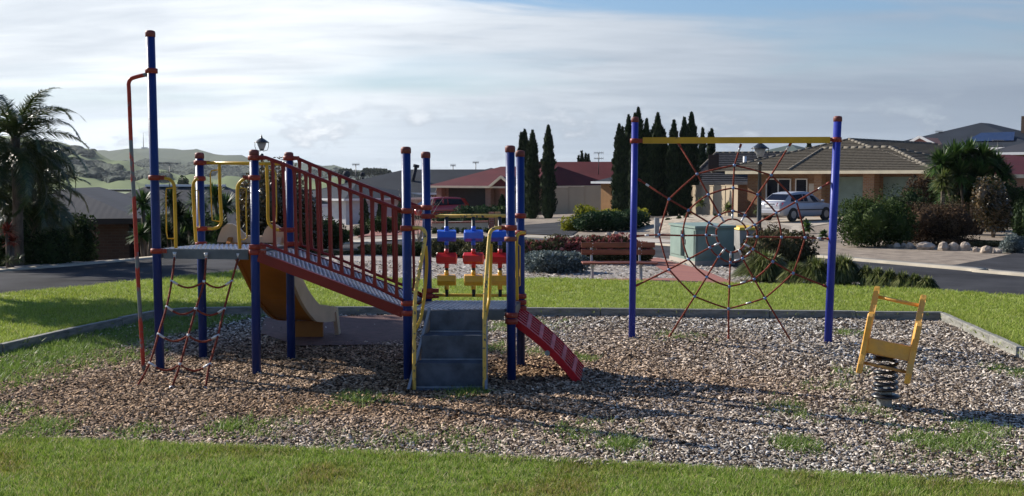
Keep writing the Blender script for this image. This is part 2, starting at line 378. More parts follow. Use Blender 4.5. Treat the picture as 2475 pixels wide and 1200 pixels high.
M['bin_yellow'] = mat('bin_yellow', (0.66, 0.42, 0.02), 0.5)
M['lamp_black'] = mat('lamp_black', (0.012, 0.016, 0.018), 0.4, coat=0.2)
M['lamp_glass'] = mat('lamp_glass', (0.55, 0.57, 0.58), 0.3, trans=0.5)
M['rock'] = mat('rock', (0.46, 0.38, 0.30), 0.9, 0, 0.25, 6, 0.8, 12, col2=(0.24, 0.19, 0.15))
M['field'] = mat('field', (0.16, 0.20, 0.08), 1, 0, 0.2, 0.02, col2=(0.11, 0.14, 0.06))
M['antenna'] = mat('antenna', (0.10, 0.10, 0.10), 0.5, 0.5)
M['solar'] = mat('solar', (0.012, 0.018, 0.05), 0.15, spec=0.8)
M['pot'] = mat('pot', (0.18, 0.03, 0.03), 0.4)

# ------------------------------------------------------------ mesh building helpers
def tag(o, label=None, cat=None, group=None, kind=None):
    if label: o['label'] = label
    if cat: o['category'] = cat
    if group: o['group'] = group
    if kind: o['kind'] = kind
    return o
def thing(name, label, cat, loc=(0, 0, 0), rz=0.0, group=None):
    o = bpy.data.objects.new(name, None)
    o.empty_display_size = 0.2
    C.objects.link(o)
    o.location = loc; o.rotation_euler = (0, 0, rz)
    return tag(o, label, cat, group)
def origin_of(o):
    v = Vector((0, 0, 0))
    while o is not None:
        v += o.location; o = o.parent
    return v
def np_obj(name, verts, faces, material, parent=None, world=True, smooth=False):
    verts = np.asarray(verts, dtype=np.float32).reshape(-1, 3)
    if parent is not None and world:
        verts = verts - np.array(origin_of(parent), dtype=np.float32)
    faces = np.asarray(faces, dtype=np.int32)
    n, k = faces.shape
    me = bpy.data.meshes.new(name)
    me.vertices.add(len(verts)); me.vertices.foreach_set('co', verts.ravel())
    me.loops.add(n * k); me.loops.foreach_set('vertex_index', faces.ravel())
    me.polygons.add(n)
    me.polygons.foreach_set('loop_start', np.arange(0, n * k, k, dtype=np.int32))
    me.polygons.foreach_set('loop_total', np.full(n, k, dtype=np.int32))
    if smooth: me.polygons.foreach_set('use_smooth', np.ones(n, dtype=bool))
    me.materials.append(material)
    me.update(calc_edges=True)
    o = bpy.data.objects.new(name, me); C.objects.link(o)
    if parent is not None: o.parent = parent
    return o
class B:
    """Collects shapes; out() links them as ONE mesh object."""
    def __init__(s): s.v = []; s.f = []; s.sm = []
    def add(s, vs, fs, sm=False):
        k = len(s.v); s.v += [tuple(v) for v in vs]; s.f += [tuple(i + k for i in f) for f in fs]; s.sm += [sm] * len(fs)
        return s
    def box(s, c, size, rz=0.0, bev=0.0):
        hx, hy, hz = [q / 2 for q in size]
        ca, sa = math.cos(rz), math.sin(rz)
        def T(x, y, z): return (c[0] + x * ca - y * sa, c[1] + x * sa + y * ca, c[2] + z)
        if bev <= 0:
            vs = [T(x, y, z) for z in (-hz, hz) for x, y in ((-hx, -hy), (hx, -hy), (hx, hy), (-hx, hy))]
            return s.add(vs, [(0, 3, 2, 1), (4, 5, 6, 7), (0, 1, 5, 4), (1, 2, 6, 5), (2, 3, 7, 6), (3, 0, 4, 7)])
        rings = []
        for z, i in ((-hz, bev), (-hz + bev, 0), (hz - bev, 0), (hz, bev)):
            a, b = hx - i, hy - i
            k = bev * 0.6 if i == 0 else bev * .3
            rings += [[T(x, y, z) for x, y in ((-a + k, -b), (a - k, -b), (a, -b + k), (a, b - k), (a - k, b), (-a + k, b), (-a, b - k), (-a, -b + k))]]
        return s.loft(rings, True, True)
    def loft(s, rings, cap0=True, cap1=True, closed=True, sm=False):
        k = len(rings[0]); vs = [p for r in rings for p in r]; fs = []
        for i in range(len(rings) - 1):
            for j in range(k if closed else k - 1):
                a, b = i * k + j, i * k + (j + 1) % k
                fs.append((a, b, b + k, a + k))
        s.add(vs, fs, sm)
        base = len(s.v) - len(vs)
        if cap0: s.f.append(tuple(base + q for q in reversed(range(k)))); s.sm.append(False)
        if cap1: s.f.append(tuple(base + len(vs) - k + q for q in range(k))); s.sm.append(False)
        return s
    def tube(s, pts, r, n=8, caps=True, closed=False):
        pts = [Vector(p) for p in pts]; m = len(pts)
        rs = r if isinstance(r, (list, tuple)) else [r] * m
        rings = []; up = None
        for i, p in enumerate(pts):
            if closed: t = pts[(i + 1) % m] - pts[i - 1]
            else: t = pts[min(i + 1, m - 1)] - pts[max(i - 1, 0)]
            t.normalize()
            if up is None: up = Vector((0, 0, 1)) if abs(t.z) < 0.9 else Vector((1, 0, 0))
            a = up.cross(t)
            if a.length < 1e-5: a = Vector((1, 0.1, 0)).cross(t)
            a.normalize(); b = t.cross(a); up = b
            rings.append([p + a * (rs[i] * math.cos(2 * PI * j / n)) + b * (rs[i] * math.sin(2 * PI * j / n)) for j in range(n)])
        if closed: rings.append(rings[0]); caps = False
        return s.loft(rings, caps, caps, sm=True)
    def bar(s, p0, p1, w, hgt, up=(0, 0, 1)):
        """A straight rectangular bar from p0 to p1: w across, hgt along up."""
        p0, p1 = Vector(p0), Vector(p1); t = (p1 - p0).normalized(); u = Vector(up)
        a = t.cross(u)
        if a.length < 1e-4: a = t.cross(Vector((0, 1, 0)))
        a.normalize(); u = a.cross(t).normalized()
        rings = [[p + a * x + u * z for x, z in ((-w / 2, -hgt / 2), (w / 2, -hgt / 2), (w / 2, hgt / 2), (-w / 2, hgt / 2))] for p in (p0, p1)]
        return s.loft(rings)
    def prism(s, poly, z0, z1):
        rings = [[(x, y, z) for x, y in poly] for z in (z0, z1)]
        return s.loft(rings)
    def slab(s, poly, d):
        """A flat 3D outline given thickness d (a vector)."""
        d = Vector(d); poly = [Vector(p) for p in poly]
        return s.loft([poly, [p + d for p in poly]])
    def lathe(s, c, prof, n=12):
        rings = [[(c[0] + r * math.cos(2 * PI * j / n), c[1] + r * math.sin(2 * PI * j / n), c[2] + z) for j in range(n)] for r, z in prof]
        return s.loft(rings, True, True, sm=True)
    def ball(s, c, r, nu=8, nv=6, sc=(1, 1, 1)):
        rings = []
        for i in range(1, nv):
            a = PI * i / nv
            rings.append([(c[0] + r * sc[0] * math.sin(a) * math.cos(2 * PI * j / nu), c[1] + r * sc[1] * math.sin(a) * math.sin(2 * PI * j / nu), c[2] - r * sc[2] * math.cos(a)) for j in range(nu)])
        return s.loft(rings, True, True, sm=True)
    def quad(s, *p): return s.add(p, [tuple(range(len(p)))])
    def out(s, name, material, parent=None, world=True):
        me = bpy.data.meshes.new(name)
        o0 = origin_of(parent) if (parent is not None and world) else Vector((0, 0, 0))
        me.from_pydata([(x - o0.x, y - o0.y, z - o0.z) for x, y, z in s.v], [], s.f)
        me.polygons.foreach_set('use_smooth', s.sm)
        me.materials.append(material); me.update()
        o = bpy.data.objects.new(name, me); C.objects.link(o)
        if parent is not None: o.parent = parent
        return o
def L_(name, m, parent, fn, *a, **k):
    """Short form: a part with local coordinates."""
    b = B(); fn(b); return b.out(name, m, parent, world=False)
def copy_tree(o, parent=None):
    c = o.copy(); C.objects.link(c)
    if parent is not None: c.parent = parent
    for ch in [q for q in bpy.data.objects if q.parent == o]:
        copy_tree(ch, c)
    return c
def bez(pts, n=6):
    """Catmull-Rom through the points."""
    P = [Vector(p) for p in pts]; P = [P[0] * 2 - P[1]] + P + [P[-1] * 2 - P[-2]]; o = []
    for i in range(1, len(P) - 2):
        for k in range(n):
            t = k / n
            o.append(0.5 * ((2 * P[i]) + (-P[i - 1] + P[i + 1]) * t + (2 * P[i - 1] - 5 * P[i] + 4 * P[i + 1] - P[i + 2]) * t * t + (-P[i - 1] + 3 * P[i] - 3 * P[i + 1] + P[i + 2]) * t ** 3))
    o.append(P[-2]); return o

# leaves -------------------------------------------------------------------------------
def cards(P, D, Nn, ln, wd):
    """Leaf quads: centre P, length direction D, normal Nn."""
    D = D / (np.linalg.norm(D, axis=1, keepdims=True) + 1e-9)
    S = np.cross(D, Nn); S /= (np.linalg.norm(S, axis=1, keepdims=True) + 1e-9)
    ln = np.asarray(ln).reshape(-1, 1); wd = np.asarray(wd).reshape(-1, 1)
    v = np.stack([P - D * ln / 2, P + S * wd / 2 + D * ln * .05, P + D * ln / 2, P - S * wd / 2 + D * ln * .05], axis=1)
    n = len(P)
    return v.reshape(-1, 3), np.arange(4 * n).reshape(n, 4)
def lumpy(rng, d, k=7, amp=0.25):
    """Radius factor for directions d: a few random bumps and hollows."""
    s = np.ones(len(d))
    for _ in range(k):
        a = rng.normal(size=3); a /= np.linalg.norm(a)
        s += amp * (rng.random() - .35) * np.clip((d @ a - .45) / .55, 0, 1)
    return s
def cloud(rng, blobs, n, leaf, wid=0.5, up=0.2, inner=0.55, flat=0.0, amp=0.35):
    """Leaf cards through the outer part of ellipsoid blobs [(centre, radii, weight)]."""
    Ps, Ds, Ns = [], [], []
    tw = sum(b[2] for b in blobs)
    for c, r, w in blobs:
        m = max(20, int(n * w / tw))
        d = rng.normal(size=(m, 3)); d /= np.linalg.norm(d, axis=1, keepdims=True)
        rad = (inner + (1 - inner) * rng.random(m) ** .6) * lumpy(rng, d, 12, amp)
        Ps.append(np.array(c) + d * rad[:, None] * np.array(r))
        dd = d * .7 + rng.normal(size=(m, 3)) * .8; dd[:, 2] += up; Ds.append(dd)
        Ns.append(rng.normal(size=(m, 3)) * .8 + d * .8)
    P, D, Nn = np.concatenate(Ps), np.concatenate(Ds), np.concatenate(Ns)
    if flat: D[:, 2] *= (1 - flat)
    l = leaf * (0.6 + 0.8 * rng.random(len(P)))
    return cards(P, D, Nn, l, l * wid)
def core(rng, blobs, f=0.72):
    """Dense inner mass so that a bush is not see-through."""
    vs, fs, o = [], [], 0
    for c, r, w in blobs:
        nu, nv = 12, 8
        a = np.linspace(0, PI, nv + 1)[:, None]; b = np.linspace(0, 2 * PI, nu, endpoint=False)[None, :]
        d = np.stack([np.sin(a) * np.cos(b), np.sin(a) * np.sin(b), np.cos(a) * np.ones_like(b)], axis=2).reshape(-1, 3)
        rr = f * (0.85 + .25 * rng.random(len(d)))
        vs.append(np.array(c) + d * rr[:, None] * np.array(r))
        for i in range(nv):
            for j in range(nu):
                p, q = o + i * nu + j, o + i * nu + (j + 1) % nu
                fs.append((p, q, q + nu, p + nu))
        o += len(d)
    return np.concatenate(vs), np.array(fs)
def join_np(*parts):
    vs, fs, o = [], [], 0
    for v, f in parts:
        vs.append(v); fs.append(f + o); o += len(v)
    return np.concatenate(vs), np.concatenate(fs)
def bush(name, label, px, D, top, hw, material, n=3000, leaf=0.09, cat='shrub', group=None, depth=1.0, nb=6, base=None, seed=0,
         up=0.2, flat=0.0, lift=0.0, extra=None, wid=0.5, stem=True, corf=0.6):
    """A bush placed at photo column px, distance D, its top at photo row top, half width hw pixels."""
    rng = np.random.default_rng(seed + int(px) * 7)
    x, y = Xp(px, D), D
    z0 = h(x, y) if base is None else base
    H = max(0.1, Zp(top, D) - z0); w = hw / FOC * D
    t = thing(name, label, cat, (x, y, z0), 0, group)
    z1 = z0 + lift * H; Hc = (H - lift * H) * .93
    blobs = [((x, y, z1 + Hc * .48), (w * .80, w * .80 * depth, Hc * .48), 2.0)]
    for i in range(nb):
        a = 2 * PI * (i + rng.random() * .6) / nb; q = 0.45 + .2 * rng.random()
        s = .42 + .22 * rng.random()
        zc = z1 + Hc * (.28 + .45 * rng.random())
        blobs.append(((x + math.cos(a) * w * q, y + math.sin(a) * w * q * depth, zc), (w * s, w * s * depth, min(Hc * s * .9, zc - z1 + .02)), 1.0))
    v, f = join_np(cloud(rng, blobs, int(n * 1.35), leaf, wid, up, .5, flat, .38), core(rng, blobs, corf))
    k = v[:, 2] > z0 + H * 1.02; v[k, 2] = z0 + H * 1.02 + (v[k, 2] - z0 - H * 1.02) * .55
    v[:, 2] = np.maximum(v[:, 2], z0 + .01)
    np_obj('foliage', v, f, material, t)
    if extra:
        em, en, el = extra
        v, f = cloud(rng, blobs, en, el, .6, .4, .92)
        keep = v.reshape(-1, 4, 3)[:, :, 2].mean(axis=1) > z1 + Hc * .45
        v = v.reshape(-1, 4, 3)[keep].reshape(-1, 3)
        if len(v): np_obj('flowers', v, np.arange(len(v)).reshape(-1, 4), em, t)['kind'] = 'stuff'
    if stem:
        b = B()
        for i in range(3):
            a = i * 2.1
            b.tube([(x + math.cos(a) * .03, y + math.sin(a) * .03, z0 - .05), (x + math.cos(a) * w * .3, y + math.sin(a) * w * .3, z1 + Hc * .5)], [.03, .012], 5)
        b.out('stem', M['bark'], t)
    return t
def blades_np(rng, P, hgt, wid, lean=0.35, base=0.0):
    """Single triangle blades standing at points P."""
    n = len(P); a = rng.random(n) * 2 * PI
    s = np.stack([np.cos(a), np.sin(a), np.zeros(n)], axis=1)
    ln = rng.normal(size=(n, 3)) * lean; ln[:, 2] = 1
    hh = (hgt * (0.55 + 0.9 * rng.random(n)))[:, None]
    ww = (wid * (0.7 + .6 * rng.random(n)))[:, None]
    v = np.stack([P - s * ww / 2, P + s * ww / 2, P + ln * hh], axis=1).reshape(-1, 3)
    return v, np.arange(3 * n).reshape(n, 3)
def in_poly(P, poly):
    x, y = P[:, 0], P[:, 1]; ins = np.zeros(len(P), bool); n = len(poly)
    for i in range(n):
        x0, y0 = poly[i]; x1, y1 = poly[(i + 1) % n]
        c = ((y0 > y) != (y1 > y)) & (x < (x1 - x0) * (y - y0) / ((y1 - y0) or 1e-9) + x0)
        ins ^= c
    return ins
def scatter(rng, poly, dens):
    xs = [p[0] for p in poly]; ys = [p[1] for p in poly]
    A = (max(xs) - min(xs)) * (max(ys) - min(ys)); n = int(A * dens)
    P = np.stack([rng.uniform(min(xs), max(xs), n), rng.uniform(min(ys), max(ys), n)], axis=1)
    return P[in_poly(P, poly)]

# ------------------------------------------------------------ the setting: ground, roads, lawns
def build_terrain():
    xs = np.concatenate([np.arange(-420, -70, 14), np.arange(-70, -30, 3), np.arange(-30, 60, 0.8), np.arange(60, 90, 4), np.arange(90, 461, 18)])
    ys = np.concatenate([np.arange(-30, 0, 5), np.arange(0, 14, 1), np.arange(14, 60, 0.8), np.arange(60, 135, 3)])
    vs = [(x, y, h(x, y) - (0.02 if y < 17 else 0.0)) for y in ys for x in xs]
    n = len(xs); i = np.arange((len(ys) - 1) * n).reshape(-1, n)[:, :-1].ravel()
    f = np.stack([i, i + 1, i + 1 + n, i + n], axis=1)
    o = np_obj('ground', vs, f, M['gravel'], smooth=True)
    o['kind'] = 'structure'
    xs = np.arange(-700, 901, 25); ys = np.arange(132, 520, 20); n = len(xs)
    vs = [(x, y, h(x, y)) for y in ys for x in xs]
    i = np.arange((len(ys) - 1) * n).reshape(-1, n)[:, :-1].ravel()
    np_obj('field', vs, np.stack([i, i + 1, i + 1 + n, i + n], axis=1), M['field'], smooth=True)['kind'] = 'structure'
build_terrain()

def struct(o, **k):
    o['kind'] = 'structure'; return o
def sheet(name, pix, material, dz=0.006, terr=False, world=None):
    pts = world or [(GT(*p) if terr else G(*p)) for p in pix]
    b = B(); b.quad(*[(p[0], p[1], dz) for p in pts])
    return struct(b.out(name, material))
def strip(name, A, Bp, material, dz=0.012, n=60, m=4):
    """Ribbon following the terrain between two world polylines."""
    def resample(P, n):
        P = [Vector((p[0], p[1], 0)) for p in P]; d = [0]
        for a, b in zip(P, P[1:]): d.append(d[-1] + (b - a).length)
        out = []
        for k in range(n + 1):
            s = d[-1] * k / n; i = max(j for j in range(len(d)) if d[j] <= s + 1e-9); i = min(i, len(P) - 2)
            out.append(P[i].lerp(P[i + 1], (s - d[i]) / (d[i + 1] - d[i])))
        return out
    a, c = resample(A, n), resample(Bp, n); vs = []
    for p, q in zip(a, c):
        for k in range(m + 1):
            v = p.lerp(q, k / m); vs.append((v.x, v.y, h(v.x, v.y) + dz))
    i = np.arange(n * (m + 1)).reshape(n, m + 1)[:, :m].ravel()
    return struct(np_obj(name, vs, np.stack([i, i + m + 1, i + m + 2, i + 1], axis=1), material))

# road loop round the reserve
R_IN = bez([(-26.0, -8, 0), (-14.2, 8.5, 0), (-8.92, 18.64, 0), (-7.53, 20.9, 0), (-5.9, 24.4, 0), (-4.5, 29.5, 0), (-2.6, 33.2, 0), (0.6, 33.0, 0), (2.94, 29.6, 0), (4.3, 27.2, 0), (5.93, 23.4, 0), (7.96, 19.95, 0), (8.92, 18.5, 0), (14.0, 10.5, 0), (24, -5, 0)], 6)
R_OUT = bez([(-31.0, -8, 0), (-18.6, 13.0, 0), (-11.55, 23.6, 0), (-10.1, 25.9, 0), (-8.6, 29.6, 0), (-6.9, 35.5, 0), (-3.0, 40.6, 0), (1.2, 40.6, 0), (4.3, 35.2, 0), (6.3, 31.3, 0), (8.55, 27.0, 0), (10.2, 24.1, 0), (10.8, 22.7, 0), (17.0, 13.0, 0), (28, -3, 0)], 6)
strip('road', R_IN, R_OUT, M['asphalt'], 0.014, 160, 8)
def offset(P, d, i0=0, i1=None):
    out = []
    P = P[i0:i1]
    for k, p in enumerate(P):
        t = (P[min(k + 1, len(P) - 1)] - P[max(k - 1, 0)]).normalized()
        out.append(Vector((p.x - t.y * d, p.y + t.x * d, 0)))
    return out
# flat concrete kerb on the outer side (right and centre), a step above the road
def kerb(name, P, w, hh, material):
    Q = offset(P, w); v = []; f = []
    for p, q in zip(P, Q):
        zp, zq = h(p.x, p.y), h(q.x, q.y)
        v += [(p.x, p.y, zp - .05), (p.x, p.y, zp + hh), (q.x, q.y, zq + hh + .02), (q.x, q.y, zq - .05)]
    for k in range(len(P) - 1):
        for j in range(3): f.append((k * 4 + j, k * 4 + j + 1, k * 4 + 5 + j, k * 4 + 4 + j))
    return struct(np_obj(name, v, f, material))
half = len(R_OUT) // 2 - 8
kerb('kerb', R_OUT[half:], 0.34, 0.06, M['kerb'])
kerb('kerb', R_OUT[:half], 0.30, 0.035, M['kerb'])
# pale gravel verge beyond the road on the left
A = R_OUT[:34]
strip('verge', offset(A, 0.32), offset(A, 1.15), M['mulch_grey'], 0.02, 60, 2)
# footpath and paving across the road, centre
i0, i1 = 32, 48
strip('footpath', offset(R_OUT, 0.36, i0, i1), offset(R_OUT, 2.6, i0, i1), M['concrete'], 0.012, 30, 3)

# lawns and bark bed ------------------------------------------------------------------
FRONT = [G(-700, 1040), G(-300, 1056), G(0, 1070), G(500, 1090), G(1000, 1110), G(1500, 1135), G(2000, 1160), G(2475, 1185), G(2900, 1208)]
SLP = [(-7.6, 8.6), (-6.08, 12.67), (-5.78, 14.11), (-5.25, 15.95), (-4.9, 16.2), (-3.81, 16.35), (-1.63, 16.3), (0.08, 16.2), (6.33, 15.72), (5.88, 12.24), (5.35, 8.2), (5.0, 5.2)]
front_poly = [(p.x, p.y) for p in FRONT] + [(7.5, 1.5), (-7.5, 1.5)]
sheet('front_lawn', None, M['soil'], 0.012, world=front_poly)
bed_poly = SLP + [(p.x, p.y) for p in reversed(FRONT) if p.x < 4.9 and p.x > -7.5]
bed = sheet('bark_bed', None, M['bed'], 0.0, world=[(q[0], q[1]) for q in bed_poly])
LAWN_FAR = [(-24, -6), (-13.9, 8.6), (-8.85, 18.5), (-7.4, 20.9), (-5.9, 23.2), (-4.6, 22.4), (-1.6, 21.2), (0.64, 21.5), (2.45, 20.95), (3.67, 20.55), (5.6, 20.1), (7.6, 19.3), (8.75, 18.2), (13.8, 10.2), (18, 3)]
back_poly = LAWN_FAR + [(5.2, 3), (5.0, 5.2), (5.35, 8.2), (5.88, 12.24), (6.33, 15.72)] + [(0.08, 16.2), (-1.63, 16.3), (-3.81, 16.35), (-4.9, 16.2), (-5.25, 15.95), (-5.78, 14.11), (-6.08, 12.67), (-7.6, 8.6), (-9.5, 3)]
sheet('back_lawn', None, M['soil'], 0.085, world=back_poly)
# grey mulch in the planted area between lawn and road
mul = [(-5.9, 23.2), (-4.6, 22.3), (-1.6, 21.1), (0.64, 21.4), (2.45, 20.85), (3.67, 20.45), (5.6, 20.0), (7.6, 19.2), (8.7, 18.3)]
inn = [(p.x, p.y) for p in R_IN if p.y > 19.2 and p.x > -6.2]
sheet('garden_bed', None, M['mulch_grey'], 0.010, world=mul + list(reversed(inn)))
PATH = [(1368, 681), (1434, 677), (1550, 676), (1639, 675), (1600, 655), (1557, 628), (1590, 625), (1620, 634), (1700, 655), (1760, 680), (1785, 691), (1700, 694), (1540, 689), (1440, 687)]
sheet('paved_path', None, M['paving_red'], 0.022, world=[G(*p) for p in PATH])
def terr_poly(name, pix, material, dz, cell=1.2):
    P = [GT(*p) for p in pix]; poly = [(p.x, p.y) for p in P]
    import bmesh
    bm = bmesh.new(); bm.faces.new([bm.verts.new((x, y, 0)) for x, y in poly])
    xs = [p[0] for p in poly]; ys = [p[1] for p in poly]
    for ax, lo, hi in ((0, min(xs), max(xs)), (1, min(ys), max(ys))):
        q = lo + cell
        while q < hi:
            co = (q, 0, 0) if ax == 0 else (0, q, 0); no = (1, 0, 0) if ax == 0 else (0, 1, 0)
            bmesh.ops.bisect_plane(bm, geom=bm.verts[:] + bm.edges[:] + bm.faces[:], plane_co=co, plane_no=no); q += cell
    for v in bm.verts: v.co.z = h(v.co.x, v.co.y) + dz
    me = bpy.data.meshes.new(name); bm.to_mesh(me); bm.free(); me.materials.append(material)
    o = bpy.data.objects.new(name, me); C.objects.link(o); return struct(o)
terr_poly('driveway', [(1748, 597), (1790, 562), (1850, 541), (1885, 529), (2060, 516), (2200, 517), (2060, 531), (1960, 549), (1905, 574), (1885, 609), (1815, 604)], M['driveway'], 0.02)
terr_poly('driveway', [(2290, 646), (2380, 630), (2475, 609), (2620, 590), (2700, 600), (2620, 678), (2475, 664)], M['asphalt'], 0.02)
terr_poly('paved_driveway', [(860, 574), (905, 548), (975, 534), (1140, 532), (1130, 545), (1030, 556), (1040, 566)], M['paving_red'], 0.03)
terr_poly('driveway', [(1240, 566), (1270, 545), (1340, 540), (1440, 518), (1475, 530), (1400, 558), (1380, 572)], M['asphalt'], 0.03)
# rubber pad at the slide exit
sheet('rubber_pad', [(640, 775), (985, 766), (985, 838), (720, 843), (630, 812)], M['mat_rubber'], 0.035)

# concrete sleepers round the bed, piece by piece
def sleepers():
    rng = random.Random(4)
    meshes = {}
    for (x0, y0), (x1, y1) in zip(SLP, SLP[1:]):
        a, c = Vector((x0, y0, 0)), Vector((x1, y1, 0)); d = (c - a); Ln = d.length
        n = max(1, round(Ln / 1.25)); w = Ln / n; d.normalize()
        for k in range(n):
            key = round(w, 2)
            if key not in meshes:
                b = B(); b.box((0, 0, 0), (w - .012, .085, .20), 0, .006); o = b.out('sleeper', M['sleeper'], bed, world=False); meshes[key] = o.data
            else:
                o = bpy.data.objects.new('sleeper', meshes[key]); C.objects.link(o); o.parent = bed
            p = a + d * (w * (k + .5))
            o.location = (p.x, p.y, .035 + rng.uniform(-.008, .008))
            o.rotation_euler = (rng.uniform(-.02, .02), rng.uniform(-.004, .004), math.atan2(d.y, d.x))
sleepers()

def build_chips():
    rng = np.random.default_rng(11)
    near = scatter(rng, bed_poly, 3300)
    y = near[:, 1]
    keep = rng.random(len(near)) < np.interp(y, [7, 9.5, 12, 16.5], [1.0, .85, .5, .30])
    near = near[keep]
    # weedy grass takes over in the left corner; the rubber pad stays mostly clear
    def inpix(P, pix): return in_poly(P, [(G(*p).x, G(*p).y) for p in pix])
    wl = inpix(near, [(-50, 1000), (0, 915), (240, 850), (420, 800), (660, 765), (300, 770), (-300, 880)])
    near = near[~wl | (rng.random(len(near)) < .12)]
    pad = inpix(near, [(640, 775), (985, 766), (985, 830), (720, 838), (630, 810)])
    near = near[~pad | (rng.random(len(near)) < .02)]
    n = len(near); y = near[:, 1]
    sc = np.interp(y, [7, 10, 16.5], [1.0, 1.15, 1.55])
    L = np.clip(rng.lognormal(-3.48, .42, n), .012, .085) * sc; Wd = rng.uniform(.007, .019, n) * sc; T = rng.uniform(.003, .008, n)
    yaw = rng.uniform(0, 2 * PI, n); pit = rng.normal(0, .32, n); rol = rng.normal(0, .35, n)
    lev = rng.uniform(0.004, 0.026, n)
    lump = .012 * np.sin(near[:, 0] * 2.1 + 1) * np.sin(near[:, 1] * 2.7)
    cy, sy, c2, s2, c3, s3 = np.cos(yaw), np.sin(yaw), np.cos(pit), np.sin(pit), np.cos(rol), np.sin(rol)
    ax = np.stack([cy * c2, sy * c2, s2], 1)
    bx = np.stack([-sy * c3 + cy * s2 * s3, cy * c3 + sy * s2 * s3, -c2 * s3 + 0], 1)
    bx -= ax * np.sum(ax * bx, 1, keepdims=True); bx /= np.linalg.norm(bx, axis=1, keepdims=True)
    nx = np.cross(ax, bx)
    P = np.concatenate([near, (lev + lump + .004)[:, None]], 1)
    V = []
    tp = rng.uniform(.35, .8, n)
    for sx, sy_, top in ((-1, -1, 0), (1, -1, 0), (1, 1, 0), (-1, 1, 0), (-1, -1, 1), (1, -1, 1), (1, 1, 1), (-1, 1, 1)):
        k = np.where(top, tp, 1.0); kk = .82 if top else 1
        V.append(P + ax * (sx * L * kk / 2)[:, None] + bx * (sy_ * Wd * k / 2)[:, None] + nx * (T * (1 if top else -1) / 2)[:, None])
    V = np.stack(V, 1).reshape(-1, 3)
    q = np.array([[4, 5, 6, 7], [0, 1, 5, 4], [1, 2, 6, 5], [2, 3, 7, 6], [3, 0, 4, 7]])
    F = (np.arange(n)[:, None, None] * 8 + q[None]).reshape(-1, 4)
    o = np_obj('wood_chips', V, F, M['chips'])
    tag(o, 'loose grey and brown wood chips covering the whole play bed', None, kind='stuff')
build_chips()

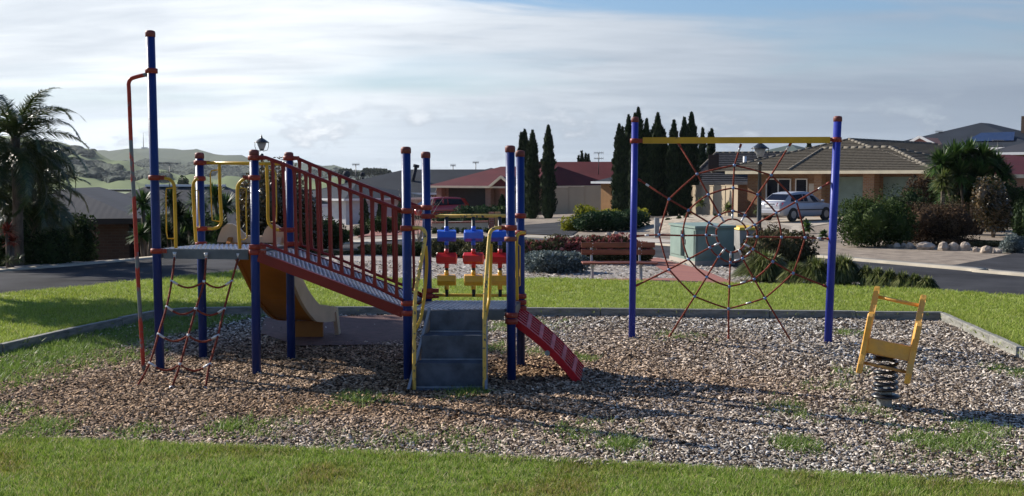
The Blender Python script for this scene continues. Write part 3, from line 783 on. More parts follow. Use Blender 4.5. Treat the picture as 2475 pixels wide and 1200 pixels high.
def build_grass():
    rng = np.random.default_rng(5)
    def tuft(P, k, rad, z):
        n = len(P); Q = np.repeat(P, k, axis=0) + rng.normal(size=(n * k, 2)) * rad
        return np.concatenate([Q, np.full((n * k, 1), z)], 1)
    # front lawn: ragged edge, denser near
    A = scatter(rng, front_poly, 950)
    A = A[(A[:, 1] > 5.2) & (abs(A[:, 0]) < 5.6)]
    P = tuft(A, 13, .022, .008)
    nz = .5 + .5 * np.sin(P[:, 0] * 1.3 + 2 * np.sin(P[:, 1] * 2.0)) * np.sin(P[:, 1] * 3.1 + 1)
    v1 = blades_np(rng, P, .030 + .014 * nz, .0075, .55)
    # edge fringe growing over the chips
    ed = []
    for a, c in zip(FRONT, FRONT[1:]):
        m = int((c - a).length * 230); t = rng.random(m)
        ed.append(np.stack([a.x + (c.x - a.x) * t, a.y + (c.y - a.y) * t + rng.normal(0, .03, m) + .02], 1))
    P = tuft(np.concatenate(ed), 8, .02, .005)
    v2 = blades_np(rng, P, np.full(len(P), .045), .008, .5)
    o = np_obj('lawn_grass', *join_np(v1, v2), M['grass'])
    tag(o, 'mown green grass with dry straw patches on the front lawn', None, kind='stuff')
    # back lawn
    A = scatter(rng, back_poly, 260)
    A = A[(A[:, 1] > 9) & (A[:, 0] > -11) & (A[:, 0] < 12) & (rng.random(len(A)) < np.interp(A[:, 1], [9, 14, 24], [.9, .75, .42]))]
    P = tuft(A, 11, .045, .08)
    v1 = blades_np(rng, P, np.interp(P[:, 1], [9, 24], [.04, .05]), .014, .6)
    # long tufts leaning over the sleepers
    ed = []
    for (x0, y0), (x1, y1) in zip(SLP, SLP[1:]):
        m = int(math.hypot(x1 - x0, y1 - y0) * 75); t = rng.random(m)
        nx, ny = -(y1 - y0), (x1 - x0); q = math.hypot(nx, ny)
        s = .09 + abs(rng.normal(0, .10, m))
        ed.append(np.stack([x0 + (x1 - x0) * t + nx / q * s, y0 + (y1 - y0) * t + ny / q * s], 1))
    P = tuft(np.concatenate(ed), 9, .03, .08)
    v2 = blades_np(rng, P, np.full(len(P), .075), .012, .6)
    o = np_obj('lawn_grass', *join_np(v1, v2), M['grass_far'])
    tag(o, 'short sunlit green grass of the back lawn behind the play bed', None, kind='stuff')
    # weeds coming up through the chips
    spots = [(95, 1045, 60, 900), (555, 1040, 45, 260), (640, 1045, 60, 130), (1130, 955, 40, 380), (865, 968, 40, 220), (1920, 1080, 42, 420), (1515, 1080, 35, 240),
             (1215, 795, 45, 330), (1320, 790, 70, 160), (1215, 848, 40, 200), (1405, 872, 25, 190), (1310, 860, 30, 90), (1120, 1075, 90, 200), (1400, 1050, 80, 140), (870, 1075, 60, 130), (2240, 1075, 60, 330), (2370, 1045, 50, 260), (2050, 810, 40, 120),
             (2450, 905, 45, 240), (2400, 1110, 120, 260), (2200, 1120, 90, 120), (1640, 818, 50, 160), (1900, 985, 45, 120), (340, 1048, 50, 120), (1500, 1095, 60, 90), (980, 1075, 40, 90), (2100, 1000, 60, 160), (2350, 1085, 60, 250),
             (1930, 1010, 40, 90), (1990, 940, 50, 90), (2040, 900, 40, 70), (250, 865, 90, 520), (130, 880, 110, 900), (30, 915, 100, 900), (330, 835, 60, 320), (700, 1010, 70, 50), (20, 1000, 60, 160)]
    pts = []
    for px, py, r, m in spots:
        c = G(px, py); rr = r / FOC * c.y
        m = int(m * .28); q = rng.normal(size=(m, 2)) * 1.25 * np.array([rr * .55, rr * .8]) + np.array([c.x, c.y]); pts.append(q)
    wl = scatter(rng, [(G(*p).x, G(*p).y) for p in [(-200, 960), (0, 905), (180, 862), (330, 835), (480, 800), (660, 768), (400, 768), (180, 818), (-60, 872)]], 330)
    P = tuft(np.concatenate(pts + [wl]), 8, .03, .004)
    P = P[in_poly(P, bed_poly)]
    o = np_obj('grass_weeds', *blades_np(rng, P, np.full(len(P), .055), .011, .6), M['weed'])
    tag(o, 'patches of green weeds and grass growing up through the wood chips', None, kind='stuff')
    # dry litter on mulch by the bench
    L = scatter(rng, mul + [(p.x, p.y) for p in reversed(R_IN) if p.y > 19.2 and p.x > -6.2], 120)
    L = L[(L[:, 1] < 27) & ~in_poly(L, [(G(*p).x, G(*p).y) for p in PATH])]
    n = len(L); a = rng.random((n, 1)) * 2 * PI
    D = np.concatenate([np.cos(a), np.sin(a), rng.normal(0, .2, (n, 1))], 1); Nn = np.concatenate([rng.normal(0, .3, (n, 2)), np.ones((n, 1))], 1)
    v, f = cards(np.concatenate([L, np.full((n, 1), .03)], 1), D, Nn, rng.uniform(.05, .11, n), rng.uniform(.025, .05, n))
    o = np_obj('mulch_chips', v, f, M['chips'])
    tag(o, 'grey wood mulch spread round the shrubs behind the bench', None, kind='stuff')
build_grass()

# ------------------------------------------------------------ hills far behind
def hillmat(name, a, b, sc):
    m = mat(name, a, 1.0, 0, 0.05, sc, col2=b, spec=0.1)
    return m
M['hill_far'] = hillmat('hill_far', (0.115, 0.135, 0.095), (0.07, 0.09, 0.07), 0.004)
M['hill_near'] = hillmat('hill_near', (0.16, 0.20, 0.085), (0.11, 0.14, 0.07), 0.006)
M['wood_far'] = rampmat('wood_far', [(0, (0.022, 0.036, 0.030)), (0.6, (0.032, 0.050, 0.038)), (1, (0.045, 0.062, 0.042))], 0.95)
def hill(sil, D0, D1, material, label, yb):
    """sil: skyline points (px, py) at distance D1; slopes down to row yb at distance D0."""
    pxs = np.linspace(sil[0][0], sil[-1][0], 70); nd = 16; vs = []
    rng = np.random.default_rng(int(D1))
    sy = np.interp(pxs, [p[0] for p in sil], [p[1] for p in sil]) + rng.normal(0, .35, 70)
    for i in range(nd + 4):
        t = i / (nd - 1); D = D0 + (D1 - D0) * t if t <= 1 else D1 + (t - 1) * 900
        for px, s in zip(pxs, sy):
            zt = Zp(s, D1); zb = Zp(yb, D0)
            k = t * t * (3 - 2 * t) if t <= 1 else 1 - (t - 1) * 1.2
            z = zb + (zt - zb) * k + (12 * math.sin(px * .021 + i * .9) + 7 * math.sin(px * .053 - i)) * math.sin(min(1, t) * PI) * (D1 / 1800) * .6
            vs.append((Xp(px, D), D, z))
    i = np.arange((nd + 3) * 70).reshape(-1, 70)[:, :-1].ravel()
    o = np_obj('hill', vs, np.stack([i, i + 1, i + 71, i + 70], axis=1), material, smooth=True)
    struct(o); return np.array(vs).reshape(nd + 4, 70, 3)
H1 = hill([(-900, 330), (-300, 350), (0, 372), (150, 366), (220, 368), (290, 364), (345, 361), (420, 366), (480, 370), (560, 377), (640, 386), (740, 400), (830, 412), (900, 420), (960, 424), (1100, 431), (1500, 436), (2900, 438)], 900, 2100, M['hill_far'], '', 452)
H2 = hill([(-900, 300), (-300, 310), (-60, 322), (60, 338), (130, 352), (200, 362), (260, 384), (330, 402), (420, 424), (520, 437), (640, 441), (1100, 446)], 430, 1150, M['hill_near'], '', 458)
def woods(name, label, Hm, bands, n, size, seed):
    rng = np.random.default_rng(seed); V = []; F = []; k = 0
    nd, npx, _ = Hm.shape
    d0 = np.array([(math.cos(a) * s, math.sin(a) * s, z) for s, z in ((1, -.3), (.95, .45), (.45, .9)) for a in np.linspace(0, 2 * PI, 7)[:-1]])
    fq = [(r * 6 + j, r * 6 + (j + 1) % 6, r * 6 + 6 + (j + 1) % 6, r * 6 + 6 + j) for r in range(2) for j in range(6)] + [(12, 13, 14, 15), (15, 16, 17, 12)]
    vy = np.empty((nd, npx, 2))
    for (px0, px1, y0, y1, w) in bands:
        m = int(n * w); c = 0; tries = 0
        while c < m and tries < m * 60:
            tries += 1
            i, j = rng.random() * (nd - 5), rng.random() * (npx - 1.01)
            ii, jj = int(i), int(j); a, b2 = i - ii, j - jj
            p = (Hm[ii, jj] * (1 - a) * (1 - b2) + Hm[ii + 1, jj] * a * (1 - b2) + Hm[ii, jj + 1] * (1 - a) * b2 + Hm[ii + 1, jj + 1] * a * b2)
            px = 1237.5 + p[0] / p[1] * FOC; el = (p[2] - EYE) / p[1]; py = 600 - FOC * math.tan(math.atan(el) + PITCH)
            wob = 4 * math.sin(px * .04) + 3 * math.sin(px * .11)
            if px0 < px < px1 and y0 + (px - px0) / (px1 - px0) * (y1 - y0) - 8 < py + wob < y0 + (px - px0) / (px1 - px0) * (y1 - y0) + 8:
                s = size * rng.uniform(.6, 1.5)
                V.append(p + d0 * s * rng.uniform(.85, 1.15, (18, 1)) * np.array([1.2, 1.2, .8])); F += [tuple(q + k for q in f) for f in fq]; k += 18; c += 1
    o = np_obj(name, np.concatenate(V), F, M['wood_far'])
    tag(o, label, None, kind='stuff')
woods('woodland', 'dark belt of trees along the slope of the near hill', H2, [(-300, 410, 394, 432, .44), (-300, 290, 370, 406, .40), (-200, 230, 348, 374, .16)], 12000, 1.9, 3)
woods('woodland', 'scattered blue green woods on the far hill below the mast', H1, [(230, 640, 398, 412, .35), (380, 640, 412, 426, .45), (640, 960, 417, 427, .2)], 11000, 2.6, 9)
# mast on the far hill
def mast():
    p = W(347, 361, 2080); t = thing('radio_mast', 'thin radio mast with small hut on the crest of the far hill', 'mast', p)
    b = B(); b.tube([p - Vector((0, 0, 6)), p + Vector((0, 0, 14)), p + Vector((0, 0, 32))], [.9, .7, .4], 5); b.out('pole', M['antenna'], t)
    b = B(); b.box(p + Vector((2, 0, 1)), (10, 8, 5)); b.out('hut', M['white_wall'], t)
mast()

# ------------------------------------------------------------ the climbing frame
def collar(b, c, z, r=.052, hgt=.055, ears=()):
    """A two-part clamp round a post, with lugs towards the given directions."""
    b.lathe((c[0], c[1], z - hgt / 2), [(r + .002, 0), (r + .014, .004), (r + .014, hgt - .004), (r + .002, hgt)], 14)
    for e in ears:
        d = Vector((e[0] - c[0], e[1] - c[1], 0)); d.normalize(); n = Vector((-d.y, d.x, 0))
        q = Vector((c[0], c[1], z)); ln = e[2] if len(e) > 2 else .13
        b.bar(q + d * (r - .005), q + d * ln, .04, hgt * .82)
        b.tube([q + d * (ln - .03) - n * .03, q + d * (ln - .03) + n * .03], .008, 6)
def play_post(t, base, topz, lean=(0, 0), r=.047, zs=(), capr=None, mat_='post_blue', capm='cap_red'):
    b = B(); x, y = base
    b.tube([(x, y, -.25), (x + lean[0], y + lean[1], topz - .03)], r, 18)
    p = b.out('post', M[mat_], t)
    c = B(); tx, ty = x + lean[0], y + lean[1]
    c.lathe((tx, ty, topz - .07), [(r + .001, 0), (r + .005, .003), (r + .006, .045), (r + .001, .062), (r * .6, .07)], 16)
    c.out('cap', M[capm], p)
    return p
def post_at(px_b, py_b, px_t, py_t):
    g = G(px_b, py_b); w = W(px_t, py_t, g.y); return (g.x, g.y), w.z, (w.x - g.x, 0)
PB = {}
frame = thing('climbing_frame', 'blue, red and yellow climbing frame with ramp, two decks, slide and rope net', 'climbing frame', (-1.9, 11.4, 0))
for k, a in {1: (388, 898, 363, 74), 2: (491, 868, 482, 369), 3: (620, 905, 614, 362), 4: (704, 873, 698, 368), 5: (987, 925, 981, 355), 6: (1037, 888, 1029, 367), 7: (1237, 922, 1233, 352), 8: (1259, 888, 1257, 364)}.items():
    b0, z, ln = post_at(*a); PB[k] = (b0, z, ln)
def at(k, z):
    (x, y), tz, ln = PB[k]; f = z / tz; return Vector((x + ln[0] * f, y, z))
DECK1, DECK2 = 1.335, .745
posts = {}
ears = {1: [(172, None), (430, 3), (607, 3)], 2: [(394, 4), (432, None), (553, 4), (590, None)], 3: [(382, 5), (430, 1), (597, 5), (610, 5)], 4: [(383, 6), (556, 2), (590, 6)],
        5: [(510, 3), (552, 7), (733, None), (757, 3)], 6: [(502, 4), (523, 8), (703, 8), (716, 8)], 7: [(551, 5), (762, None), (777, None)], 8: [(522, 6), (563, None), (716, 6), (731, None), (745, None)]}
for k in PB:
    b0, z, ln = PB[k]
    posts[k] = play_post(frame, b0, z, ln)
    for py, to in ears[k]:
        zz = Zp(py, b0[1]); c = at(k, zz); b = B()
        e = [(PB[to][0][0], PB[to][0][1], .12)] if to else []
        collar(b, c, zz, ears=e); b.out('clamp', M['clamp_red'], posts[k])
b = B(); c = at(7, Zp(578, 11)); collar(b, c, c.z, hgt=.045); b.out('clamp', M['bench_wood'], posts[7])

def lattice(name, parent, P00, P10, P11, P01, pitch=.05):
    """Raised crossing bars over a deck quad: P00-P10 the near edge, P01-P11 the far edge."""
    P00, P10, P11, P01 = map(Vector, (P00, P10, P11, P01))
    b = B(); n = ((P10 - P00).cross(P01 - P00)).normalized()
    def at2(u, v): return P00.lerp(P10, u).lerp(P01.lerp(P11, u), v)
    Lu, Lv = (P10 - P00).length, (P01 - P00).length
    nu, nv = max(2, int(Lu / pitch)), max(2, int(Lv / (pitch * .9)))
    for i in range(nu):
        for j in range(nv):
            s = .25 if j % 2 else -.25
            u0 = (i + .5 + s - .27) / nu; u1 = (i + .5 + s + .27) / nu
            if u0 < 0 or u1 > 1: continue
            v = (j + .5) / nv
            a, c = at2(u0, v), at2(u1, v); m = (a + c) / 2; w = (at2(.5, .01) - at2(.5, 0)).normalized() * .0105
            b.add([a - w, c - w, c + w, a + w, m - w * .9 + n * .008, m + w * .9 + n * .008], [(0, 1, 4), (1, 2, 5, 4), (2, 3, 5), (3, 0, 4, 5)])
    o = b.out(name, M['deck_glint'], parent); o['kind'] = 'stuff'; return o
def deck(ids, z, lip=.105):
    """Perforated steel deck between four posts; ids near-left, near-right, far-right, far-left."""
    q = [at(i, z) for i in ids]; c = sum(q, Vector()) / 4
    q = [c + (p - c) * 0.985 for p in q]; ins = .0
    b = B()
    pts = []
    for i, p in enumerate(q):      # cut the corners round the posts
        a, d = (q[i - 1] - p).normalized(), (q[(i + 1) % 4] - p).normalized()
        pts += [p + a * .075 + d * .0, p + a * .06 + d * .06, p + d * .075]
    top = [Vector((p.x, p.y, z)) for p in pts]
    b.slab(top, (0, 0, -.03))
    dk = b.out('deck', M['deck_top'], frame)
    e = B()
    for i in range(4):
        a, d = q[i], q[(i + 1) % 4]; u = (d - a).normalized()
        e.bar(a + u * .07 + Vector((0, 0, -.055)), d - u * .07 + Vector((0, 0, -.055)), .03, .10)
    e.out('deck_edge', M['deck_grey'], dk)
    m = .035
    cc = [c + (p - c) * .93 for p in q]
    lattice('tread_pattern', dk, *[Vector((p.x, p.y, z + .002)) for p in cc], pitch=.052)
    return q
d1 = deck((1, 3, 4, 2), DECK1)
d2 = deck((5, 7, 8, 6), DECK2)

# ramp between the decks
def ramp():
    z0, z1 = DECK1 - .01, DECK2 + .01
    n0, n1 = at(3, z0), at(5, z1); f0, f1 = at(4, z0), at(6, z1)
    side = (f0 - n0).normalized()
    n0i, n1i, f0i, f1i = n0 + side * .02, n1 + side * .02, f0 - side * .02, f1 - side * .02
    u = (n1 - n0).normalized()
    b = B(); b.slab([n0i + u * .05, n1i - u * .05, f1i - u * .05, f0i + u * .05], (0, 0, -.025))
    r = b.out('ramp', M['deck_top'], frame)
    for a, c in ((n0 - side * .012, n1 - side * .012), (f0 + side * .012, f1 + side * .012)):
        e = B(); e.bar(a + u * .05 + Vector((0, 0, -.045)), c - u * .05 + Vector((0, 0, -.045)), .03, .105); e.out('ramp_beam', M['rail_red'], r)
    lattice('tread_pattern', r, n0i + u * .08 + Vector((0, 0, .003)) + side * .02, n1i - u * .05 + Vector((0, 0, .003)) + side * .02, f1i - u * .05 + Vector((0, 0, .003)) - side * .02, f0i + u * .08 + Vector((0, 0, .003)) - side * .02, .052)
ramp()
def railing(i, j, top_pts, bot_pts, xs_top, xs_bot, off):
    """Red guard rail between posts i and j in the vertical plane through them; pixel rows along it."""
    a, c = at(i, 1.5), at(j, 1.5)
    def on(px, py):      # the point of the rail's plane seen at the pixel
        r = ray(px, py); n = Vector((c.y - a.y, a.x - c.x, 0)).normalized()
        p0 = a + n * off; t = (p0 - Vector((0, 0, EYE))).dot(n) / Vector(r).dot(n)
        return Vector((0, 0, EYE)) + Vector(r) * t
    b = B(); T = [on(*p) for p in top_pts]; b.tube(bez(T, 4), .0195, 10)
    rl = b.out('railing', M['rail_red'], frame)
    b = B(); Bt = [on(*p) for p in bot_pts]; b.tube(Bt, .016, 8); b.out('bottom_rail', M['rail_red'], rl)
    def yy(P, x): return float(np.interp(x, [p[0] for p in P], [p[1] for p in P]))
    for k, (xt, xb) in enumerate(zip(xs_top, xs_bot)):
        p, q = on(xt, yy(top_pts, xt)), on(xb, yy(bot_pts, xb))
        d = (q - p); Ln = d.length; d.normalize(); w = .013
        rs = [w * 2.0, w * 1.35, w, w, w * 1.35, w * 2.0]; ts = [.0, .045, .12, .88, .955, 1.0]
        b = B(); s = (c - a); s.z = 0; s.normalize(); n = Vector((-s.y, s.x, 0))
        rings = [[p + d * (Ln * t_) + s * (w_ * x) + n * (.011 * y) for x, y in ((-1, -1), (1, -1), (1, 1), (-1, 1))] for w_, t_ in zip(rs, ts)]
        b.loft(rings); b.out('baluster', M['rail_red'], rl)
    return rl
tn = [(628, 381), (640, 381), (655, 386), (690, 399), (760, 428), (840, 459), (900, 482), (972, 509)]
bn = [(630, 589), (650, 595), (720, 622), (800, 652), (900, 690), (974, 726)]
railing(3, 5, tn, bn, [659, 684, 711, 739, 766, 795, 821, 847, 874, 900, 931, 957], [664, 691, 717, 745, 772, 799, 826, 852, 879, 906, 932, 959], .04)
tf = [(708, 382), (716, 382), (730, 388), (770, 405), (850, 437), (930, 468), (1018, 502)]
bf = [(708, 590), (740, 597), (800, 619), (900, 660), (975, 690), (1024, 714)]
railing(4, 6, tf, bf, [724, 749, 773, 797, 821, 846, 872, 897, 924, 949, 974, 998], [727, 753, 777, 801, 825, 850, 876, 901, 928, 953, 977, 1001], -.04)
b = B(); z = Zp(502, 11.84); b.bar(at(6, z) - Vector((.26, .02, 0)), at(6, z) - Vector((.04, 0, 0)), .03, .045); b.out('rail_plate', M['clamp_red'], frame)

def ytube(pts, r=.018, m='yellow', name='grab_rail', n=5, parent=None):
    b = B(); b.tube(bez(pts, n), r, 9); return b.out(name, M[m], parent or frame)
YN, YF = 11.5, 12.38
# hoop handles beside the net
def hoop(P, thin, Y):
    g = ytube([W(x, y, Y) for x, y in P])
    ytube([W(x, y, Y) for x, y in thin], .0075, 'yellow', 'hand_loop', 1, g)
hoop([(398, 431), (410, 434), (420, 446), (422, 470), (424, 540), (425, 600)], [(417, 455), (402, 456), (401, 470), (402, 560), (405, 577), (421, 577)], 11.53)
hoop([(478, 432), (472, 436), (467, 450), (468, 490), (471, 540), (474, 586)], [(469, 460), (480, 462), (480, 500), (483, 550), (474, 551)], 12.2)
hoop([(602, 431), (590, 433), (577, 446), (574, 465), (576, 530), (580, 602)], [(579, 455), (596, 456), (595, 500), (597, 575), (590, 580), (581, 580)], 11.42)
# entry hoops and overhead bar of the slide
b = B(); b.tube([W(500, 394, 12.36), W(694, 397, 12.25)], .019, 9); bar = b.out('top_bar', M['yellow'], frame)
ytube([W(530, 394, 12.34), W(532, 470, 12.34), W(535, 530, 12.34), W(530, 547, 12.34), W(517, 553, 12.34), W(503, 553, 12.36)], .0185)
ytube([W(644, 397, 12.28), W(647, 470, 12.28), W(648, 530, 12.28), W(654, 546, 12.27), W(666, 555, 12.26), W(682, 557, 12.25)], .0185)
ytube([W(530, 411, 12.34), W(512, 413, 12.34), W(508, 420, 12.34), W(511, 500, 12.34), W(513, 533, 12.34), W(531, 536, 12.34)], .0075, 'yellow', 'hand_loop', 1)
ytube([W(647, 411, 12.28), W(664, 413, 12.28), W(667, 420, 12.28), W(669, 500, 12.28), W(668, 536, 12.28), W(650, 538, 12.28)], .0075, 'yellow', 'hand_loop', 1)
# handrails of the steps
s0 = 10.72
h1 = ytube([W(998, 551, 10.93), W(1012, 551, 10.9), W(1024, 556, 10.86), W(1028, 572, 10.83), W(1024, 600, 10.78), W(1013, 660, 10.66), W(1004, 710, 10.56), W(1002, 780, 10.5), W(1001, 870, 10.42), W(1001, 950, 10.42)], .0195, 'yellow_old', 'handrail')
ytube([W(1029, 595, 10.82), W(1031, 640, 10.82), W(1026, 710, 10.80), W(1018, 765, 10.70), W(1010, 785, 10.56), W(1002, 800, 10.5)], .0175, 'yellow', 'lower_rail', 5, h1)
h2 = ytube([W(1212, 551, 11.0), W(1198, 552, 10.95), W(1186, 560, 10.9), W(1182, 580, 10.86), W(1178, 630, 10.74), W(1173, 700, 10.6), W(1171, 760, 10.52), W(1171, 850, 10.42), W(1171, 948, 10.42)], .0195, 'yellow_old', 'handrail')
ytube([W(1187, 590, 10.88), W(1186, 640, 10.85), W(1183, 715, 10.8), W(1178, 745, 10.66), W(1172, 775, 10.52)], .0175, 'yellow', 'lower_rail', 5, h2)
# grab rail above the red climber
g3 = ytube([W(1268, 563, 11.8), W(1258, 564, 11.72), W(1250, 572, 11.66), W(1248, 600, 11.62), W(1249, 660, 11.58), W(1250, 726, 11.55)], .0185)
ytube([W(1251, 590, 11.62), W(1257, 596, 11.62), W(1257, 650, 11.6), W(1257, 690, 11.58), W(1251, 694, 11.56)], .007, 'yellow', 'hand_loop', 1, g3)

# steps
def steps():
    xl, xr = Xp(1040, 10.92) + .0, Xp(1171, 10.92)
    P = [(10.9, DECK2 - .005), (10.86, .54), (10.66, .525), (10.64, .29), (10.5, .275), (10.48, .035), (10.38, .03)]
    b = B()
    xs = lambda y: (xl - (10.9 - y) * .30, xr - (10.9 - y) * (-.02))
    top = [[(x, y, z) for x in (xs(y))] for y, z in P]
    bot = [[(x, y + .03, z - .035) for x in (xs(y))] for y, z in P]
    for (a, c), (d, e) in zip(zip(top, top[1:]), zip(bot, bot[1:])):
        b.add([a[0], a[1], c[1], c[0], d[0], d[1], e[1], e[0]], [(0, 1, 2, 3), (4, 7, 6, 5), (0, 3, 7, 4), (1, 5, 6, 2)])
    st = b.out('steps', M['step_blue'], frame)
    for i in (0, 1):
        q = [Vector((xs(y)[i] + (-.012 if i == 0 else .012), y, z + .05)) for y, z in (P[0], (10.74, .50), (10.55, .25), P[-1])]
        q = [Vector((xs(10.92)[i], 10.9, DECK2)), Vector((xs(10.36)[i], 10.34, .02)), Vector((xs(10.36)[i], 10.42, -.01)), Vector((xs(10.92)[i], 11.0, DECK2 - .16))]
        e = B(); e.slab([v + Vector(((-.03 if i == 0 else .004), 0, .03)) for v in q], (.026, 0, 0)); e.out('stringer', M['step_edge'], st)
    for (y, z) in ((10.855, .537), (10.635, .287), (10.475, .04)):
        e = B(); x0, x1 = xs(y); e.bar((x0 + .005, y - .002, z), (x1 - .005, y - .002, z), .018, .022); e.out('step_lit_line', M['step_edge'], st)  # pale bars: light caught on the tread edges put into the colour
steps()
# slide
def slide():
    path = bez([(-2.97, 12.30, 1.325), (-2.965, 12.5, 1.28), (-2.93, 12.78, 1.02), (-2.86, 13.15, .64), (-2.77, 13.5, .38), (-2.70, 13.72, .31), (-2.60, 14.12, .27)], 5)
    hw = [.29] * len(path); n = len(path)
    inner, outer = [], []
    for i, p in enumerate(path):
        t = (path[min(i + 1, n - 1)] - path[max(i - 1, 0)]); t.z = 0; t.normalize(); s = Vector((t.y, -t.x, 0))
        tt = (path[min(i + 1, n - 1)] - path[max(i - 1, 0)]).normalized(); up = s.cross(tt).normalized()
        inner.append((p, s, up))
    def prof(k0, k1, thick, hts):
        pass
    bt = B(); rings = []
    for p, s, up in inner:
        rings.append([p - s * .27 + up * .02, p + s * .27 + up * .02, p + s * .27 - up * .035, p - s * .27 - up * .035])
    bt.loft(rings); sl = bt.out('slide', M['slide_orange'], frame)
    for sg, m_, hh in ((-1, 'slide_orange', .17), (1, 'slide_cream', .17)):
        w = B(); rings = []
        for i, (p, s, up) in enumerate(inner):
            f = i / (n - 1); q = hh * (1.0 if f < .85 else 1 - (f - .85) * 1.5) * min(1, .15 + f * 5)
            c = p + s * sg * .285
            rings.append([c - s * .022 - up * .05, c + s * .022 - up * .05, c + s * .026 + up * q, c - s * .026 + up * q])
        w.loft(rings); w.out('side_wall', M[m_], sl)
    e, s, up = inner[-1]
    for k in (-1, 1):
        f = B(); c = e + s * k * .285
        f.bar(c + Vector((.0, .0, .10)), c + Vector((.02, .10, -.28)), .05, .16, up=(0, 1, 0)); f.out('foot', M['slide_cream'], sl)
    f = B(); e = inner[-4][0]; f.box(e + Vector((-.02, .05, -.19)), (.44, .06, .28)); f.out('support', M['slide_orange'], sl)
    # moulded hood round the top
    for pts in ([(524, 586), (528, 571), (536, 552), (548, 542), (562, 542), (577, 550), (588, 563), (596, 574), (600, 587)],
                [(630, 587), (633, 573), (640, 556), (648, 546), (658, 542), (670, 545), (684, 556), (692, 570), (694, 588)]):
        w = B(); w.slab([W(x, y, 12.42) for x, y in pts], (0, .05, 0)); w.out('hood', M['slide_cream'], sl)
    w = B(); w.slab([W(x, y, 12.43) for x, y in ((596, 570), (633, 571), (633, 588), (596, 588))], (0, .05, 0)); w.out('sill', M['slide_cream'], sl)
slide()
# spinning bead panel
def beads():
    b = B(); b.tube([W(1050, 523, 11.83), W(1252, 522, 11.84)], .02, 9); pn = b.out('bead_panel', M['yellow_old'], frame)
    b = B(); b.tube([W(1052, 714, 11.83), W(1253, 715, 11.84)], .017, 9); b.out('bottom_bar', M['yellow'], pn)
    for x in (1079, 1144, 1208):
        b = B(); b.tube([W(x, 524, 11.83), W(x + 1, 718, 11.83)], .020, 8); b.out('rod', M['dark_rod'], pn)
        for (y, m_, tw, px) in ((570, 'bead_blue', .25, 43), (625, 'bead_red', -.3, 46), (677, 'bead_yellow', .12, 43)):
            c = W(x + .5, y, 11.83); w = px / FOC * 11.83 * .5
            b = B(); r = .066; w *= 1.06; rings = []
            tw2 = tw * (1 if x != 1144 else 1.8)
            u = Vector((math.cos(tw2 * .3), math.sin(tw2 * .3), 0)); v = Vector((-u.y, u.x, 0))
            prof = [(-w, .9), (-w * .93, 1), (w * .93, 1), (w, .9)]
            for s_, k in prof:
                rings.append([c + u * s_ + v * (r * k * math.cos(a)) + Vector((0, 0, r * k * math.sin(a))) for a in [tw2 + i * PI / 3 for i in range(6)]])
            b.loft(rings)
            for s_ in (-1, 1): b.tube([c + Vector((0, 0, s_ * .04)), c + Vector((0, 0, s_ * .105))], .025, 8)
            b.out('bead', M[m_], pn)
beads()
# red ribbed climber off the lower deck
def climber():
    nT, nB = at(7, .60) + Vector((.05, .10, 0)), Vector((.69, 10.93, .0))
    fT, fB = at(8, .66) + Vector((-.02, -.02, 0)), Vector((.77, 11.66, .02))
    def pt(u, v, o=0):      # u along the slope, v across
        a = nT.lerp(nB, u); c = fT.lerp(fB, u); p = a.lerp(c, v)
        arch = .035 * math.sin(u * PI); n = Vector((.66, -.1, .74)).normalized()
        return p + n * (arch + o), n
    N = 14
    b = B()
    rings = []
    for i in range(N + 1):
        u = i / N; rings.append([pt(u, 0, 0)[0], pt(u, 1, 0)[0], pt(u, 1, -.02)[0], pt(u, 0, -.02)[0]])
    b.loft(rings); cl = b.out('ribbed_climber', M['climber_dark'], frame)
    for k in range(6):
        v0 = k / 6 + .045; v1 = v0 + .075; r = []
        for i in range(N + 1):
            u = i / N; r.append([pt(u, v0, .001)[0], pt(u, v1, .001)[0], pt(u, v1, .022)[0], pt(u, v0, .022)[0]])
        b = B(); b.loft(r); b.out('rib', M['climber_red'], cl)
    for v0, v1, d in ((-.03, .015, -.04), (.985, 1.03, -.04)):
        r = []
        for i in range(N + 1):
            u = i / N; r.append([pt(u, v0, d)[0], pt(u, v1, d)[0], pt(u, v1, .03)[0], pt(u, v0, .03)[0]])
        b = B(); b.loft(r); b.out('side_flange', M['climber_red'], cl)
    for u0 in (.15, .33, .51, .69, .87):
        r = [[pt(u0 - .028, v, .002)[0], pt(u0 + .028, v, .002)[0], pt(u0 + .024, v, .027)[0], pt(u0 - .024, v, .027)[0]] for v in (0.0, .25, .5, .75, 1.0)]
        b = B(); b.loft(r); b.out('cross_strip', M['climber_pink'], cl)
    for v in (.2, .75):
        b = B(); p = pt(1.0, v, .01)[0]; b.tube([p, p + Vector((.03, 0, -.02))], .02, 8); b.out('bolt', M['galv'], cl)
    b = B(); p = pt(.5, 0, -.04)[0] - Vector((0, .035, 0)); b.tube([p, p + Vector((0, .04, 0))], .028, 10); b.out('bolt', M['galv'], cl)
climber()
# sliding pole
b = B()
b.tube(bez([W(362, 180, 11.57), W(348, 182, 11.56), W(328, 187, 11.55), W(316, 192, 11.54), W(311, 203, 11.54), W(312, 225, 11.54), W(318, 380, 11.54), W(325, 500, 11.54), W(334, 680, 11.53), W(348, 906, 11.50)], 5), .0215, 12)
b.out('sliding_pole', M['pipe_old'], frame)
